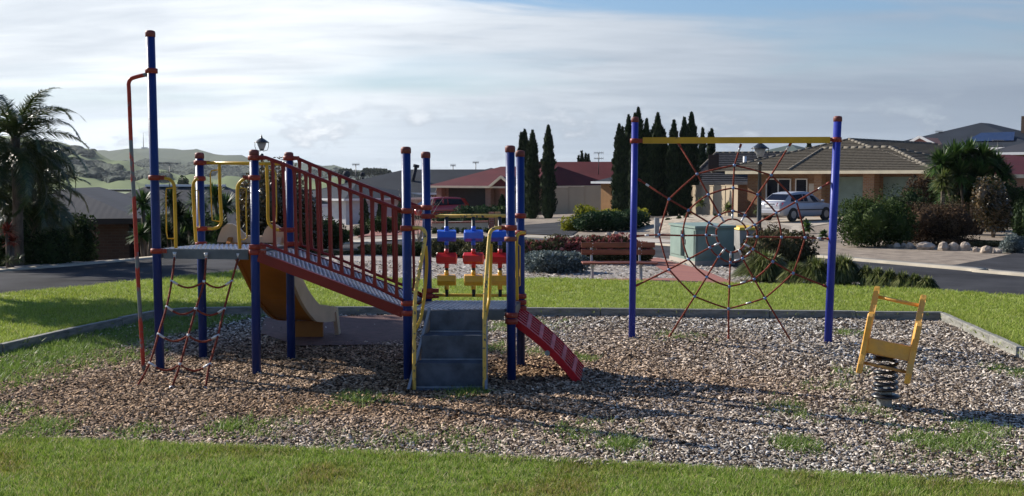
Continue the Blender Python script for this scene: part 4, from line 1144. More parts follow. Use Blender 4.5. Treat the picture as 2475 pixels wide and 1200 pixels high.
# rope net
def net():
    top = [(422, 621), (498, 623), (576, 624)]
    nodes = [[(415, 680), (493, 682), (560, 680)], [(403, 742), (473, 748), (542, 747)], [(383, 808), (455, 812), (527, 811)], [(362, 878), (435, 882), (507, 880)]]
    bot = [(330, 938), (414, 941), (496, 943)]
    Ys = [11.44, 11.28, 11.1, 10.9, 10.72, 10.5]
    cols = []
    nt = None
    for k in range(3):
        P = [W(*top[k], Ys[0])] + [W(*nodes[r][k], Ys[r + 1]) for r in range(4)] + [G(*bot[k])]
        cols.append(P); b = B(); b.tube(bez(P, 3), .0115, 7)
        if nt is None: nt = b.out('rope_net', M['rope'], frame)
        else: b.out('rope', M['rope'], nt)
        b = B(); b.tube([P[0] + Vector((0, 0, .05)), P[0]], [.022, .012], 8); b.tube([P[0] + Vector((0, 0, .002)), P[0] - Vector((0, 0, .035))], .014, 8); b.out('shackle', M['ferrule'], nt)
        b = B(); b.ball(P[-1] + Vector((0, 0, .012)), .024); b.out('ground_anchor', M['ferrule'], nt)
    for r in range(4):
        for k in (0, 1):
            a, c = cols[k][r + 1], cols[k + 1][r + 1]
            m = a.lerp(c, .5) - Vector((0, 0, .065)); b = B(); b.tube(bez([a, a.lerp(c, .25) - Vector((0, 0, .045)), m, a.lerp(c, .75) - Vector((0, 0, .045)), c], 3), .0105, 7)
            b.out('rope', M['rope'], nt)
            e = a if k == 0 else c; d = ((a.lerp(c, .25) if k == 0 else a.lerp(c, .75)) - Vector((0, 0, .045)) - e).normalized()
            b = B(); b.tube([e - d * .015, e + d * .075], .0135, 8); b.out('sleeve', M['ferrule'], nt)
        b = B(); b.tube([cols[1][r + 1] - Vector((0, 0, .02)), cols[1][r + 1] + Vector((0, 0, .02))], .015, 8); b.out('sleeve', M['ferrule'], nt)
net()

# ------------------------------------------------------------ spider web climber
web = thing('web_climber', 'spider web rope climber strung between two blue posts under a yellow beam', 'rope climber', (2.78, 13.71, 0))
wl = post_at(1527, 820, 1535, 283); wr = post_at(2000, 832, 2025, 281)
pl = play_post(web, wl[0], wl[1], wl[2], .043, mat_='post_blue_lit'); pr = play_post(web, wr[0], wr[1], wr[2], .049, mat_='post_blue_lit')
def wat(px, py):      # point in the web's plane
    a, c = Vector((*wl[0], 0)), Vector((*wr[0], 0)); n = Vector((c.y - a.y, a.x - c.x, 0)).normalized()
    r = Vector(ray(px, py)); e = Vector((0, 0, EYE)); return e + r * ((a - e).dot(n) / r.dot(n))
b = B(); b.bar(wat(1554, 340), wat(2006, 339), .07, .078); b.out('beam', M['yellow'], web)
for (w, to, py) in ((wl, wr, 341), (wr, wl, 338)):
    z = wat(1534 if w is wl else 2020, py).z; f = z / w[1]; b = B()
    collar(b, (w[0][0] + w[2][0] * f, w[0][1]), z, r=.047, hgt=.062, ears=[(to[0][0], to[0][1], .14)]); b.out('clamp', M['clamp_red'], web)
SP = [ # anchor, outer, mid, inner, end
 [(1790, 352), (1775, 400), (1772, 455), (1771, 511), (1770, 530)],
 [(1910, 349), (1864, 424), (1831, 471), (1800, 521), (1791, 537)],
 [(2003, 443), (1925, 488), (1876, 515), (1824, 544), (1804, 555)],
 [(2004, 578), (1946, 575), (1889, 574), (1830, 573), (1807, 573)],
 [(1994, 692), (1917, 661), (1868, 633), (1820, 603), (1800, 591)],
 [(1916, 832), (1849, 721), (1823, 675), (1795, 625), (1786, 605)],
 [(1761, 816), (1761, 747), (1763, 693), (1765, 635), (1766, 611)],
 [(1619, 812), (1679, 717), (1708, 670), (1737, 621), (1752, 602)],
 [(1540, 690), (1617, 652), (1664, 627), (1716, 599), (1738, 588)],
 [(1540, 571), (1593, 568), (1649, 570), (1707, 569), (1732, 570)],
 [(1545, 435), (1617, 482), (1664, 509), (1714, 539), (1734, 551)],
 [(1641, 349), (1685, 421), (1712, 471), (1739, 520), (1750, 537)]]
pts = [[wat(*p) for p in s] for s in SP]
net2 = None
for k, s in enumerate(pts):
    b = B(); b.tube(s, .0115, 7)
    if net2 is None: net2 = b.out('rope_web', M['rope'], web)
    else: b.out('spoke_rope', M['rope'], net2)
    d = (s[4] - s[3]).normalized(); b = B(); b.tube([s[4] - d * .07, s[4] + d * .012], .0135, 8)
    if k in (2, 10, 3, 9): d = (s[1] - s[0]).normalized(); b.tube([s[0] + d * .10, s[0] + d * .15], .013, 8)
    if k in (0, 1): d = (s[1] - s[0]).normalized(); b.tube([s[0], s[0] + d * .09], .014, 8)
    b.out('sleeve', M['ferrule'], net2)
    b = B(); d = (s[1] - s[0]).normalized(); b.tube([s[0] - d * .02, s[0] + d * .03], .016, 8); b.out('anchor', M['clamp_red'], net2)
    for r in (1, 2, 3):
        b = B(); b.ball(s[r], .0215, 10, 7); b.out('joint_ball', M['ball_blue'], net2)
for r in (1, 2, 3, 4):
    for k in range(12):
        a, c = pts[k][r], pts[(k + 1) % 12][r]; mid = a.lerp(c, .5)
        cen = wat(1769, 572); mid += (cen - mid).normalized() * (-.012 if r < 4 else -.01) * (1 if r > 1 else .5)
        b = B(); b.tube(bez([a, mid, c], 3), .011, 7); b.out('ring_rope', M['rope'], net2)
        if (r, k) in ((1, 5), (2, 5), (3, 5), (3, 4)):
            q = a.lerp(c, .45); d = (c - a).normalized(); b = B(); b.tube([q - d * .035, q + d * .035], .012, 8); b.out('sleeve', M['ferrule'], net2)

# ------------------------------------------------------------ spring rider
def rider():
    g = G(2137, 990); t = thing('spring_rider', 'yellow two-sided spring rider on a black coil spring', 'spring rider', g)
    k = g.y / FOC
    def P(px, py, dy=0.0): return W(px, py, g.y + dy)
    b = B(); b.box((g.x, g.y, .065), (.105, .105, .27)); b.out('base_post', M['galv'], t)
    zc = P(2137, 958).z; cx = P(2140, 955).x
    b = B(); b.lathe((cx, g.y, zc - .02), [(.05, 0), (.125, .012), (.128, .03), (.09, .045)], 20); b.out('base_plate', M['black'], t)
    z0, z1 = P(0, 945).z, P(0, 866).z + .01
    pts = []; turns = 5.6; n = 110
    for i in range(n + 1):
        f = i / n; a = f * turns * 2 * PI + 1.2; r = .102 - .008 * math.sin(f * PI)
        f2 = f if f > .12 else f * .6
        zz = z0 + (z1 - z0) * (f ** 1.15); pts.append((cx + r * math.cos(a) + .0 * f, g.y + r * math.sin(a), zz))
    b = B(); b.tube(pts, .0155, 8); b.out('spring', M['black'], t)
    b = B(); b.lathe((cx, g.y, z1), [(.10, 0), (.10, .015)], 16); b.out('top_plate', M['black'], t)
    # local axes of the seat: across (side to side) and along (nose away from us, slightly left)
    ac = Vector((.93, -.37, -.10)).normalized(); al = Vector((.352, .936, .0)).normalized()
    c0 = Vector((cx, g.y, 0))
    def S(u, v, z): return Vector((c0.x, c0.y, 0)) + ac * (u + (z - .45) * .17) + al * v + Vector((0, 0, z))
    # side board outline in (v along, z up)
    prof = [(-.30, .335), (-.26, .325), (-.20, .40), (-.10, .46), (.05, .47), (.18, .47), (.26, .50), (.30, .58), (.30, .80), (.335, .93), (.36, 1.02), (.345, 1.065), (.305, 1.07), (.27, 1.03), (.235, .92), (.18, .84), (.12, .80),
            (.02, .78), (-.10, .80), (-.19, .865), (-.245, .875), (-.275, .85), (-.27, .74), (-.235, .62), (-.245, .50), (-.30, .42)]
    for sgn, px in ((-1, None), (1, None)):
        u0 = sgn * .205; lift = -.012 if sgn > 0 else .012
        rings = []
        for du, ins in ((-.026, .012), (-.018, 0), (.018, 0), (.026, .012)):
            cvm = Vector((sum(p[0] for p in prof) / len(prof), sum(p[1] for p in prof) / len(prof)))
            r = []
            for v, z in prof:
                q = Vector((v, z)); q = q + (cvm - q).normalized() * ins
                r.append(S(u0 + du, q.x, q.y + lift))
            rings.append(r)
        b = B(); b.loft(rings); b.out('side_board', M['rider'], t)
    b = B(); a, c = S(-.178, -.20, .60), S(.178, -.20, .575); b.bar(a, c, .035, .125, up=(0, 0, 1)); b.out('back_panel', M['rider'], t)
    b = B(); b.bar(S(-.178, .0, .535), S(.178, .0, .515), .36, .03); b.out('seat', M['rider'], t)
    b = B(); b.tube([S(-.18, .29, .985), S(.18, .29, .955)], .017, 10); b.out('handle_bar', M['rider'], t)
    b = B(); b.tube([S(-.19, -.2, .43), S(.19, -.2, .405)], .014, 8); b.out('foot_bar', M['rider_edge'], t)
rider()

# ------------------------------------------------------------ houses
def hip(b, x0, x1, y0, y1, z, rise, ridge=None):
    """Hip roof skin as a closed solid; returns the ridge ends."""
    w, d = x1 - x0, y1 - y0
    if w >= d: r0, r1 = (x0 + d / 2, (y0 + y1) / 2), (x1 - d / 2, (y0 + y1) / 2)
    else: r0, r1 = ((x0 + x1) / 2, y0 + w / 2), ((x0 + x1) / 2, y1 - w / 2)
    if ridge: r0, r1 = ridge; w, d = (2, 1) if abs(r1[0] - r0[0]) > abs(r1[1] - r0[1]) else (1, 2)
    P = [(x0, y0, z), (x1, y0, z), (x1, y1, z), (x0, y1, z), (*r0, z + rise), (*r1, z + rise)]
    if w >= d: F = [(0, 1, 5, 4), (1, 2, 5), (2, 3, 4, 5), (3, 0, 4), (3, 2, 1, 0)]
    else: F = [(0, 1, 4), (1, 2, 5, 4), (2, 3, 5), (3, 0, 4, 5), (3, 2, 1, 0)]
    b.add(P, F); return P, F
def courses(b, quad, n, lift=.035):
    """Overlapping tile rows on a roof plane: eave a-b, ridge c(above b) - d(above a)."""
    a, bb, c, d = map(Vector, quad); nn = (bb - a).cross(d - a).normalized()
    for i in range(n):
        t0, t1 = i / n, (i + 1) / n
        p0, p1 = a.lerp(d, t0), bb.lerp(c, t0); q0, q1 = a.lerp(d, t1), bb.lerp(c, t1)
        b.add([p0 + nn * lift * 1.5, p1 + nn * lift * 1.5, q1 + nn * lift * .45, q0 + nn * lift * .45, p0 + nn * .002, p1 + nn * .002], [(0, 1, 2, 3), (4, 5, 1, 0)])
def ridge_caps(b, p, q, r=.10, step=.42):
    p, q = Vector(p), Vector(q); n = max(2, int((q - p).length / step)); d = (q - p) / n
    for i in range(n):
        b.tube([p + d * i + Vector((0, 0, .02)), p + d * (i + 1.04) + Vector((0, 0, .02))], [r * 1.08, r * .92], 6)
def house(name, label, x, y, ang, w, d, wall_h, rise, wallm, roofm, over=.5, z0=None, gutter='cream', tiles=0, group=None, cat='house', wall_back=0.0, ridge=None, ext=(0, 0)):
    z0 = h(x, y) if z0 is None else z0
    t = thing(name, label, cat, (x, y, z0), -ang, group)
    b = B(); b.box((w / 2, wall_back + (d - wall_back) / 2, wall_h / 2 - .3), (w, d - wall_back, wall_h + .6)); wl_ = b.out('wall', M[wallm], t, world=False)
    b = B(); P, F = hip(b, -over - ext[0], w + over + ext[1], -over, d + over, wall_h + .02, rise, ridge); rf = b.out('roof', M[roofm], t, world=False)
    if tiles:
        tb = B(); rb = B()
        e = P
        ax_ = (w >= d) if ridge is None else abs(ridge[1][0] - ridge[0][0]) > abs(ridge[1][1] - ridge[0][1])
        if ax_: pl_ = [(e[0], e[1], e[5], e[4]), (e[1], e[2], e[5], e[5]), (e[3], e[0], e[4], e[4]), (e[2], e[3], e[4], e[5])]; hips = [(0, 4), (1, 5), (2, 5), (3, 4), (4, 5)]
        else: pl_ = [(e[0], e[1], e[4], e[4]), (e[1], e[2], e[5], e[4]), (e[3], e[0], e[4], e[5]), (e[2], e[3], e[5], e[5])]; hips = [(0, 4), (1, 4), (2, 5), (3, 5), (4, 5)]
        for q in pl_: courses(tb, q, tiles)
        o = tb.out('roof_tiles', M[roofm], rf, world=False); o['kind'] = 'stuff'
        for i, j in hips: ridge_caps(rb, e[i], e[j])
        rb.out('ridge_caps', M['ridge_tile'], rf, world=False)['kind'] = 'stuff'
    g = B(); ov = over + .05
    zg = wall_h - .03
    for p, q in (((-ov, -ov), (w + ov, -ov)), ((w + ov, -ov), (w + ov, d + ov)), ((w + ov, d + ov), (-ov, d + ov)), ((-ov, d + ov), (-ov, -ov))):
        g.bar((*p, zg), (*q, zg), .10, .17)
    g.out('gutter', M[gutter], t, world=False)
    s = B(); s.box((w / 2, d / 2, wall_h - .09), (w + 2 * over - .02, d + 2 * over - .02, .03)); s.out('soffit', M[gutter], t, world=False)
    return t
def garage_door(t, x0, x1, hgt, material, y=-.02, ribs=16, z=0.0):
    b = B(); b.box(((x0 + x1) / 2, y - .0, z + hgt / 2), (x1 - x0, .05, hgt))
    for i in range(ribs):
        zc = z + hgt * (i + .5) / ribs; b.box(((x0 + x1) / 2, y - .035, zc), (x1 - x0 - .04, .03, hgt / ribs * .62))
    return b.out('garage_door', M[material], t, world=False)
def window(t, x0, x1, z0, z1, y=-.03, frame='white', mull=1, axis=0):
    """Window in the front wall (axis 0) or in the right side wall at local x=y (axis 1)."""
    f = B(); w = x1 - x0; k = .06
    def bx(b, u, z, su, sz, dep, off=0):
        if axis == 0: b.box((u, y - off, z), (su, dep, sz))
        else: b.box((y + off, u, z), (dep, su, sz))
    for u in [x0 + k / 2 + (w - k) * i / (mull + 1) for i in range(mull + 2)]: bx(f, u, (z0 + z1) / 2, k, z1 - z0, .08, .03)
    for z in (z0 + k / 2, z1 - k / 2): bx(f, (x0 + x1) / 2, z, w - 2 * k, k, .075, .03)
    fr = f.out('window', M[frame], t, world=False)
    g = B(); bx(g, (x0 + x1) / 2, (z0 + z1) / 2, w - .04, z1 - z0 - .04, .03, .01); g.out('pane', M['glass'], fr, world=False)
    return fr
def pillar(t, x, y, w, hgt, material, name='pillar'):
    b = B(); b.box((x, y, hgt / 2 - .2), (w, w, hgt + .4 - .1)); return b.out(name, M[material], t, world=False)

# tan brick house on the right, turned so that its front looks left
A45 = R(45)
hx, hy = 13.0, 62.0
HR = house('brick_house', 'tan brick house with brown tiled roof and two green garage doors behind the silver car', hx, hy, A45, 11.2, 20.0, 2.42, 1.85, 'brick_tan', 'tile_brown', .45, 0.0, tiles=20, wall_back=1.0, ridge=((4.2, 5.0), (4.2, 16.0)), ext=(1.1, 0))
def tan_house():
    t = HR
    # wing roof over the garages, lower ridge running back into the main roof
    b = B(); P, F = hip(b, 3.57, 11.70, -.54, 6.75, 2.46, 1.27, ((3.6, 3.1), (7.6, 3.1))); wr_ = b.out('wing_roof', M['tile_brown'], t, world=False)
    tb = B(); rb = B()
    for q in ((P[0], P[1], P[5], P[4]), (P[1], P[2], P[5], P[5])): courses(tb, q, 14)
    tb.out('roof_tiles', M['tile_brown'], wr_, world=False)['kind'] = 'stuff'
    for i, j in ((0, 4), (1, 5), (4, 5), (2, 5)): ridge_caps(rb, P[i], P[j], .11)
    rb.out('ridge_caps', M['ridge_tile'], wr_, world=False)['kind'] = 'stuff'
    garage_door(t, 5.3, 7.6, 2.15, 'roller', .93)
    garage_door(t, 8.35, 10.55, 2.15, 'roller', .93)
    for x in (5.0, 7.97, 10.92): pillar(t, x, .32, .62 if x > 6 else .45, 2.4, 'brick_tan')
    b = B(); b.box((4.1, .98, 1.2), (1.6, .1, 2.3)); b.out('entry_wall', M['brick_tan'], t, world=False)
    window(t, 1.3, 2.9, .35, 2.05, .93, mull=1)
    window(t, 3.2, 3.95, .35, 2.05, .90, mull=0)
    b = B(); b.box((4.75, .25, 1.5), (.62, .2, .55)); b.out('meter_box', M['cream_brick'], t, world=False)
    d = B(); d.tube([(11.8, 1.2, 2.3), (11.55, 1.6, 2.15), (11.3, 1.6, 2.0), (11.3, 1.6, .1)], .05, 6); d.out('downpipe', M['cream'], t, world=False)
tan_house()
# grey tiled house behind the fence, centre right
g1 = house('tiled_house', 'dark grey tiled house with brick chimney behind the cream fence', Xp(1676, 72), 72, R(10), 12.5, 8, 2.2, 2.05, 'brick_tan', 'tile_grey', .5, -.45, tiles=16, gutter='kerb', ridge=((1.5, 4), (11, 4)))
L_('chimney', M['brick_dark'], g1, lambda b: b.box((1.3, 1.5, 3.1), (.7, .7, 2.0)))
L_('vent_pipe', M['white'], g1, lambda b: b.tube([(3.4, 2.2, 2.9), (3.4, 2.2, 4.0)], .12, 8))
# green roof house further back
g2 = house('green_roof_house', 'house with pale green metal roof showing above the dark grey tiled roof', Xp(1735, 100), 100, A45, 9.5, 9.5, 3.4, 1.75, 'render_tan', 'roof_green', .6, 0.0, gutter='white')
L_('skylight', M['white'], g2, lambda b: (b.bar((3.0, .8, 3.75), (5.0, 2.6, 4.35), .10, .08), b.bar((5.0, 2.6, 4.35), (5.9, .9, 3.8), .10, .08)))
# two houses far right
g3_ = house('slate_roof_house', 'big grey roofed house with solar panels at the far right skyline', Xp(2105, 92), 92, A45, 13, 15, 4.0, 2.35, 'brick_red', 'roof_slate', .6, 0.4, gutter='white')
L_('solar_panel', M['solar'], g3_, lambda b: b.slab([(7.5, .9, 4.55), (11.3, .9, 4.55), (10.6, 3.0, 5.3), (7.9, 3.0, 5.3)], (0, -.03, .07)))
L_('chimney', M['brick_dark'], g3_, lambda b: b.box((9.5, 9.0, 5.2), (.9, .9, 3.4)))
def gable(t, x, y, z, w, hgt, dep, roofm, trim):
    b = B(); b.loft([[(x - w / 2, y, z), (x + w / 2, y, z), (x, y, z + hgt)], [(x - w / 2, y + dep, z), (x + w / 2, y + dep, z), (x, y + dep, z + hgt)]]); g = b.out('gable', M[roofm], t, world=False)
    b = B(); b.bar((x - w / 2 - .1, y - .06, z - .05), (x, y - .06, z + hgt + .03), .1, .2); b.bar((x, y - .06, z + hgt + .03), (x + w / 2 + .1, y - .06, z - .05), .1, .2); b.out('gable_trim', M[trim], g, world=False)
gable(g3_, 4.6, -1.0, 3.9, 4.4, 1.1, 5, 'brick_red', 'white')
g4 = house('maroon_roof_house', 'house with maroon roof and striped brick wall at the right edge', Xp(2440, 52), 52, R(-30), 12, 10, 2.2, 1.15, 'brick_pink', 'roof_maroon', .5, 0.0)
g5 = house('grey_gable_house', 'grey roofed house with red trim and brick chimney at the right edge', Xp(2392, 72), 72, A45, 12, 12, 3.5, 2.2, 'render_tan', 'roof_grey', .6, .2, gutter='white')
L_('chimney', M['brick_red'], g5, lambda b: b.box((8.2, 4.2, 4.7), (1.1, 1.1, 3.3)))
# maroon roofed house, centre
hm = house('maroon_roof_house', 'brick house with maroon roof and dark open garage behind the red car', Xp(1050, 92), 92, R(36), 10.0, 12, 2.42, 1.68, 'brick_pink', 'roof_maroon', .5, -1.05, wall_back=.8, ridge=((3.0, 5.5), (9, 5.5)))
L_('garage_shade_panel', M['dark_in'], hm, lambda b: b.box((3.2, .76, 1.1), (4.4, .12, 2.3)))  # solid dark panel: shade inside the open garage put into its colour
for x in (.45, 5.7): pillar(hm, x, .35, .55, 2.4, 'brick_pink')
L_('brick_pier', M['brick_red'], hm, lambda b: b.box((7.2, .5, 1.15), (.7, .7, 2.3)))
L_('entry_wall', M['cream_brick'], hm, lambda b: b.box((8.35, .6, 1.15), (1.4, .4, 2.3)))
L_('veranda_post', M['white'], hm, lambda b: b.tube([(9.2, .0, .0), (9.2, .0, 2.35)], .09, 6))
gable(hm, 7.6, -.62, 2.45, 2.2, .75, 3, 'roof_maroon', 'cream')
# second maroon roof behind cream fence
hm2 = house('maroon_roof_house', 'long maroon roof behind the thin cypresses and the cream fence', Xp(1235, 103), 103, R(8), 14.0, 11, 2.3, 2.35, 'brick_pink', 'roof_maroon', .5, -1.0, gutter='cream', ridge=((.8, 5), (13.4, 5)))
L_('roof_window', M['white'], hm2, lambda b: b.box((2.2, .95, 3.15), (.6, .5, .35)))
pr_ = house('garage_building', 'tan rendered garage with small slate roof beside the cream fence', Xp(1452, 86), 86, A45, 4.5, 5.5, 2.6, .95, 'render_tan', 'roof_slate', .5, -.85, gutter='white', cat='garage')
# slate roofed house, centre left
hs = house('slate_roof_house', 'dark slate roofed house with white garage doors behind the ramp railing', Xp(752, 101), 101, R(12), 18.0, 11, 2.45, 2.2, 'brick_red', 'roof_slate', .55, -1.78, gutter='white', ridge=((7.6, 5), (16, 5)))
garage_door(hs, .9, 3.6, 2.1, 'slate_door', -.03, 10); garage_door(hs, 4.6, 7.2, 2.1, 'slate_door', -.03, 10)
window(hs, 8.6, 10.4, .8, 2.0, -.04)
L_('flue_pipe', M['roof_slate'], hs, lambda b: (b.tube([(9.2, 2.2, 3.2), (9.6, 2.2, 4.85)], .17, 8), b.tube([(9.6, 2.2, 4.85), (9.66, 2.2, 5.1)], .3, 8)))
for u, v, r in ((2.2, 3.6, .38), (3.6, 4.2, .25)):
    L_('roof_ventilator', M['roof_slate'], hs, lambda b: (b.tube([(u, v, 3.0), (u, v, 3.9)], r * .6, 8), b.ball((u, v, 4.2), r, 10, 7)))
hs2 = house('slate_roof_house', 'second slate roof with satellite dish rising right of the blue posts', Xp(1040, 106), 106, A45, 8.5, 8.5, 2.6, 1.75, 'brick_red', 'roof_slate', .55, -1.3, gutter='white')
L_('dish', M['white'], hs2, lambda b: b.lathe((8.2, 1.6, 3.45), [(.05, 0), (.42, .12), (.46, .2), (.4, .16), (.04, .05)], 12))
hs3 = house('slate_roof_house', 'small slate roof behind the left shrub, below the far hills', Xp(690, 96), 96, A45, 9, 9, 2.2, 1.3, 'white_wall', 'roof_slate', .5, -1.9, gutter='white')
# grey roofs on the low side of the left street
hl = house('grey_roof_house', 'low grey metal roofed house with dark brick garage behind the palm', Xp(-60, 31.5), 31.5, R(-9), 4.3, 8.5, 2.35, .9, 'brick_dark', 'roof_grey', .45, -1.5, gutter='dark_in')
hl2 = house('grey_roof_house', 'grey roof with bright white ridge strip behind the left yucca hedge', Xp(125, 44), 44, R(-3), 8.6, 8.0, 2.4, 1.6, 'brick_dark', 'roof_grey', .5, -2.3, gutter='roof_grey', ridge=((2.7, 4), (6.2, 4)))
L_('ridge_cap', M['white'], hl2, lambda b: b.bar((2.7, 3.95, 4.05), (6.2, 3.95, 4.05), .3, .10))
hl3 = house('tiled_house', 'small dark tiled roof between the yucca hedge and the shrub', Xp(505, 60), 60, R(6), 4.6, 6, 2.1, 1.35, 'brick_dark', 'tile_grey', .4, -1.65, tiles=9, gutter='white')
hl4 = house('far_shed', 'pale grey shed roof at the edge of the fields behind the palm', Xp(150, 120), 120, R(0), 14, 10, 2.2, 1.2, 'white_wall', 'roof_grey', .4, -3.4, gutter='roof_grey', cat='shed')
# the lawn's left shadow comes from an added tree out of view, built below
# low garden walls and fences -----------------------------------------------------------
def wall_run(name, label, pts, hgt, th, material, cap=None, cat='wall', D=None):
    P = [Vector(p) for p in pts]; t = thing(name, label, cat, (P[0].x, P[0].y, h(P[0].x, P[0].y)))
    for a, c in zip(P, P[1:]):
        b = B(); za, zc = h(a.x, a.y), h(c.x, c.y); b.bar((a.x, a.y, za + hgt / 2 - .1), (c.x, c.y, zc + hgt / 2 - .1), th, hgt + .2); o = b.out('wall_section', M[material], t)
        if cap: b = B(); b.bar((a.x, a.y, za + hgt + .04), (c.x, c.y, zc + hgt + .04), th + .06, .07); b.out('coping', M[cap], t)
    return t
def xy(px, D): return (Xp(px, D), D, 0)
wall_run('garden_wall', 'low cream garden wall with red coping below the juniper bushes', [xy(1045, 50), xy(1180, 50)], .42, .25, 'cream_brick', 'brick_red')
for px, m_ in ((1188, 'brick_red'), (1203, 'render_tan')):
    x, y, _ = xy(px, 50); t = thing('wall_pier', 'red brick pier at the end of the garden wall' if px == 1188 else 'tan rendered pier right of the red brick pier', 'pier', (x, y, h(x, y)))
    b = B(); b.box((x, y, h(x, y) + .42), (.26, .26, .95)); b.out('pier', M[m_], t)
x, y, _ = xy(938, 52); t = thing('wall_pier', 'dark red brick pier among clipped shrubs behind the ramp', 'pier', (x, y, h(x, y))); b = B(); b.box((x, y, h(x, y) + .35), (.5, .5, .8)); b.out('pier', M['brick_red'], t)
def panel_fence(name, label, a, c, hgt, npan):
    a, c = Vector(a), Vector(c); t = thing(name, label, 'fence', (a.x, a.y, h(a.x, a.y)))
    for i in range(npan):
        p, q = a.lerp(c, i / npan), a.lerp(c, (i + 1) / npan); zp = h(p.x, p.y) - .05; u = (q - p).normalized()
        nrib = max(4, int((q - p).length / .12)); v = []; n_ = Vector((-u.y, u.x, 0))
        for k in range(nrib * 4 + 1):
            s = p.lerp(q, k / (nrib * 4)) + n_ * (.007 if (k // 2) % 2 else -.007); v += [(s.x, s.y, zp), (s.x, s.y, zp + hgt)]
        f = [(2 * k, 2 * k + 2, 2 * k + 3, 2 * k + 1) for k in range(nrib * 4)]
        np_obj('fence_panel', v, f, M['fence_cream'], t)
        b = B(); b.bar((p.x, p.y, zp + hgt), (q.x, q.y, zp + hgt), .06, .05); b.box((p.x, p.y, zp + hgt / 2), (.07, .07, hgt)); b.out('fence_frame', M['fence_cream'], t)
panel_fence('fence', 'cream ribbed metal fence between the thin cypress and the tan garage', xy(1336, 86), xy(1452, 84), 2.15, 3)
panel_fence('fence', 'cream ribbed metal fence left of the tan brick house', xy(1672, 69), xy(1783, 61), 1.9, 4)
panel_fence('fence', 'short grey fence between the two thin cypress groups', xy(1295, 88), xy(1336, 86), 1.7, 1)

# antennas ------------------------------------------------------------------------------
def antenna(px, D, top, bot, w, label, rows=1, comb=8):
    p = W(px, bot, D); q = W(px, top, D); t = thing('tv_antenna', label, 'antenna', p, 0, 'tv antennas on the roofs')
    b = B(); b.tube([p - Vector((0, 0, .8)), q], .022 * D / 60, 5); b.out('mast', M['antenna'], t)
    ww = w / FOC * D
    for r in range(rows):
        z = q.z - r * (q.z - p.z) * .42; b = B(); b.bar((q.x - ww / 2, D, z), (q.x + ww / 2, D, z), .02 * D / 60, .03 * D / 60)
        for i in range(comb):
            x = q.x - ww / 2 + ww * i / (comb - 1); s = .16 * D / 60
            b.bar((x, D - s, z), (x, D + s, z), .012 * D / 60, .016 * D / 60); b.bar((x, D, z - s * .5), (x, D, z + s * .5), .012 * D / 60, .012 * D / 60)
        b.out('boom', M['antenna'], t)
antenna(410, 44, 395, 445, 52, 'wide comb antenna above the grey roof left of the first blue post', 2, 10)
antenna(860, 88, 398, 440, 16, 'small antenna above the slate roof behind the ramp railing')
antenna(1095, 104, 400, 414, 12, 'tiny antenna on the slate ridge left of the maroon roof')
antenna(1150, 104, 393, 412, 14, 'thin antenna over the ridge of the maroon roofed garage')
antenna(1447, 103, 370, 402, 22, 'double antenna at the right end of the long maroon roof', 2, 6)
antenna(2270, 92, 319, 335, 16, 'antenna on the big slate roof at the far right skyline')
antenna(1772, 100, 377, 398, 14, 'antenna in front of the green roof', 1, 5)
antenna(2412, 66, 340, 372, 24, 'grey antenna in front of the far right roofs', 3, 6)

# ------------------------------------------------------------ street lamps
def lamp(label, x, y, top, z0=None):
    z0 = h(x, y) if z0 is None else z0; H = top - z0
    t = thing('street_lamp', label, 'street lamp', (x, y, z0), 0, 'black heritage street lamps')
    s = 1.0
    L_('pole', M['lamp_black'], t, lambda b: b.lathe((0, 0, -.1), [(.13, 0), (.13, .45), (.085, .55), (.075, 1.6), (.055, H - .72), (.08, H - .70), (.08, H - .62), (.045, H - .58)], 10))
    z = H - .58
    hd = L_('lamp_head', M['lamp_black'], t, lambda b: (b.lathe((0, 0, z + .36), [(.33, 0), (.30, .03), (.12, .16), (.05, .20), (.03, .27), (.012, .34)], 12), b.lathe((0, 0, z + .02), [(.07, 0), (.11, .05)], 10)))
    L_('lamp_glass', M['lamp_glass'], hd, lambda b: b.lathe((0, 0, z + .07), [(.10, 0), (.18, .20), (.2, .29)], 10))
    L_('scroll_arms', M['lamp_black'], hd, lambda b: [b.tube([(s_ * .06, 0, z + .0), (s_ * .24, 0, z + .05), (s_ * .29, 0, z + .2), (s_ * .29, 0, z + .37)], .013, 5) for s_ in (-1, 1)])
    return t
lamp('tall black street lamp rising behind the third blue post', Xp(635, 46), 46, Zp(333, 46))
lamp('small distant black street lamp seen below the deck hoops', Xp(593, 84), 84, Zp(438, 84))
lamp('black street lamp standing in front of the tan brick house', Xp(1835, 38), 38, Zp(345, 38))

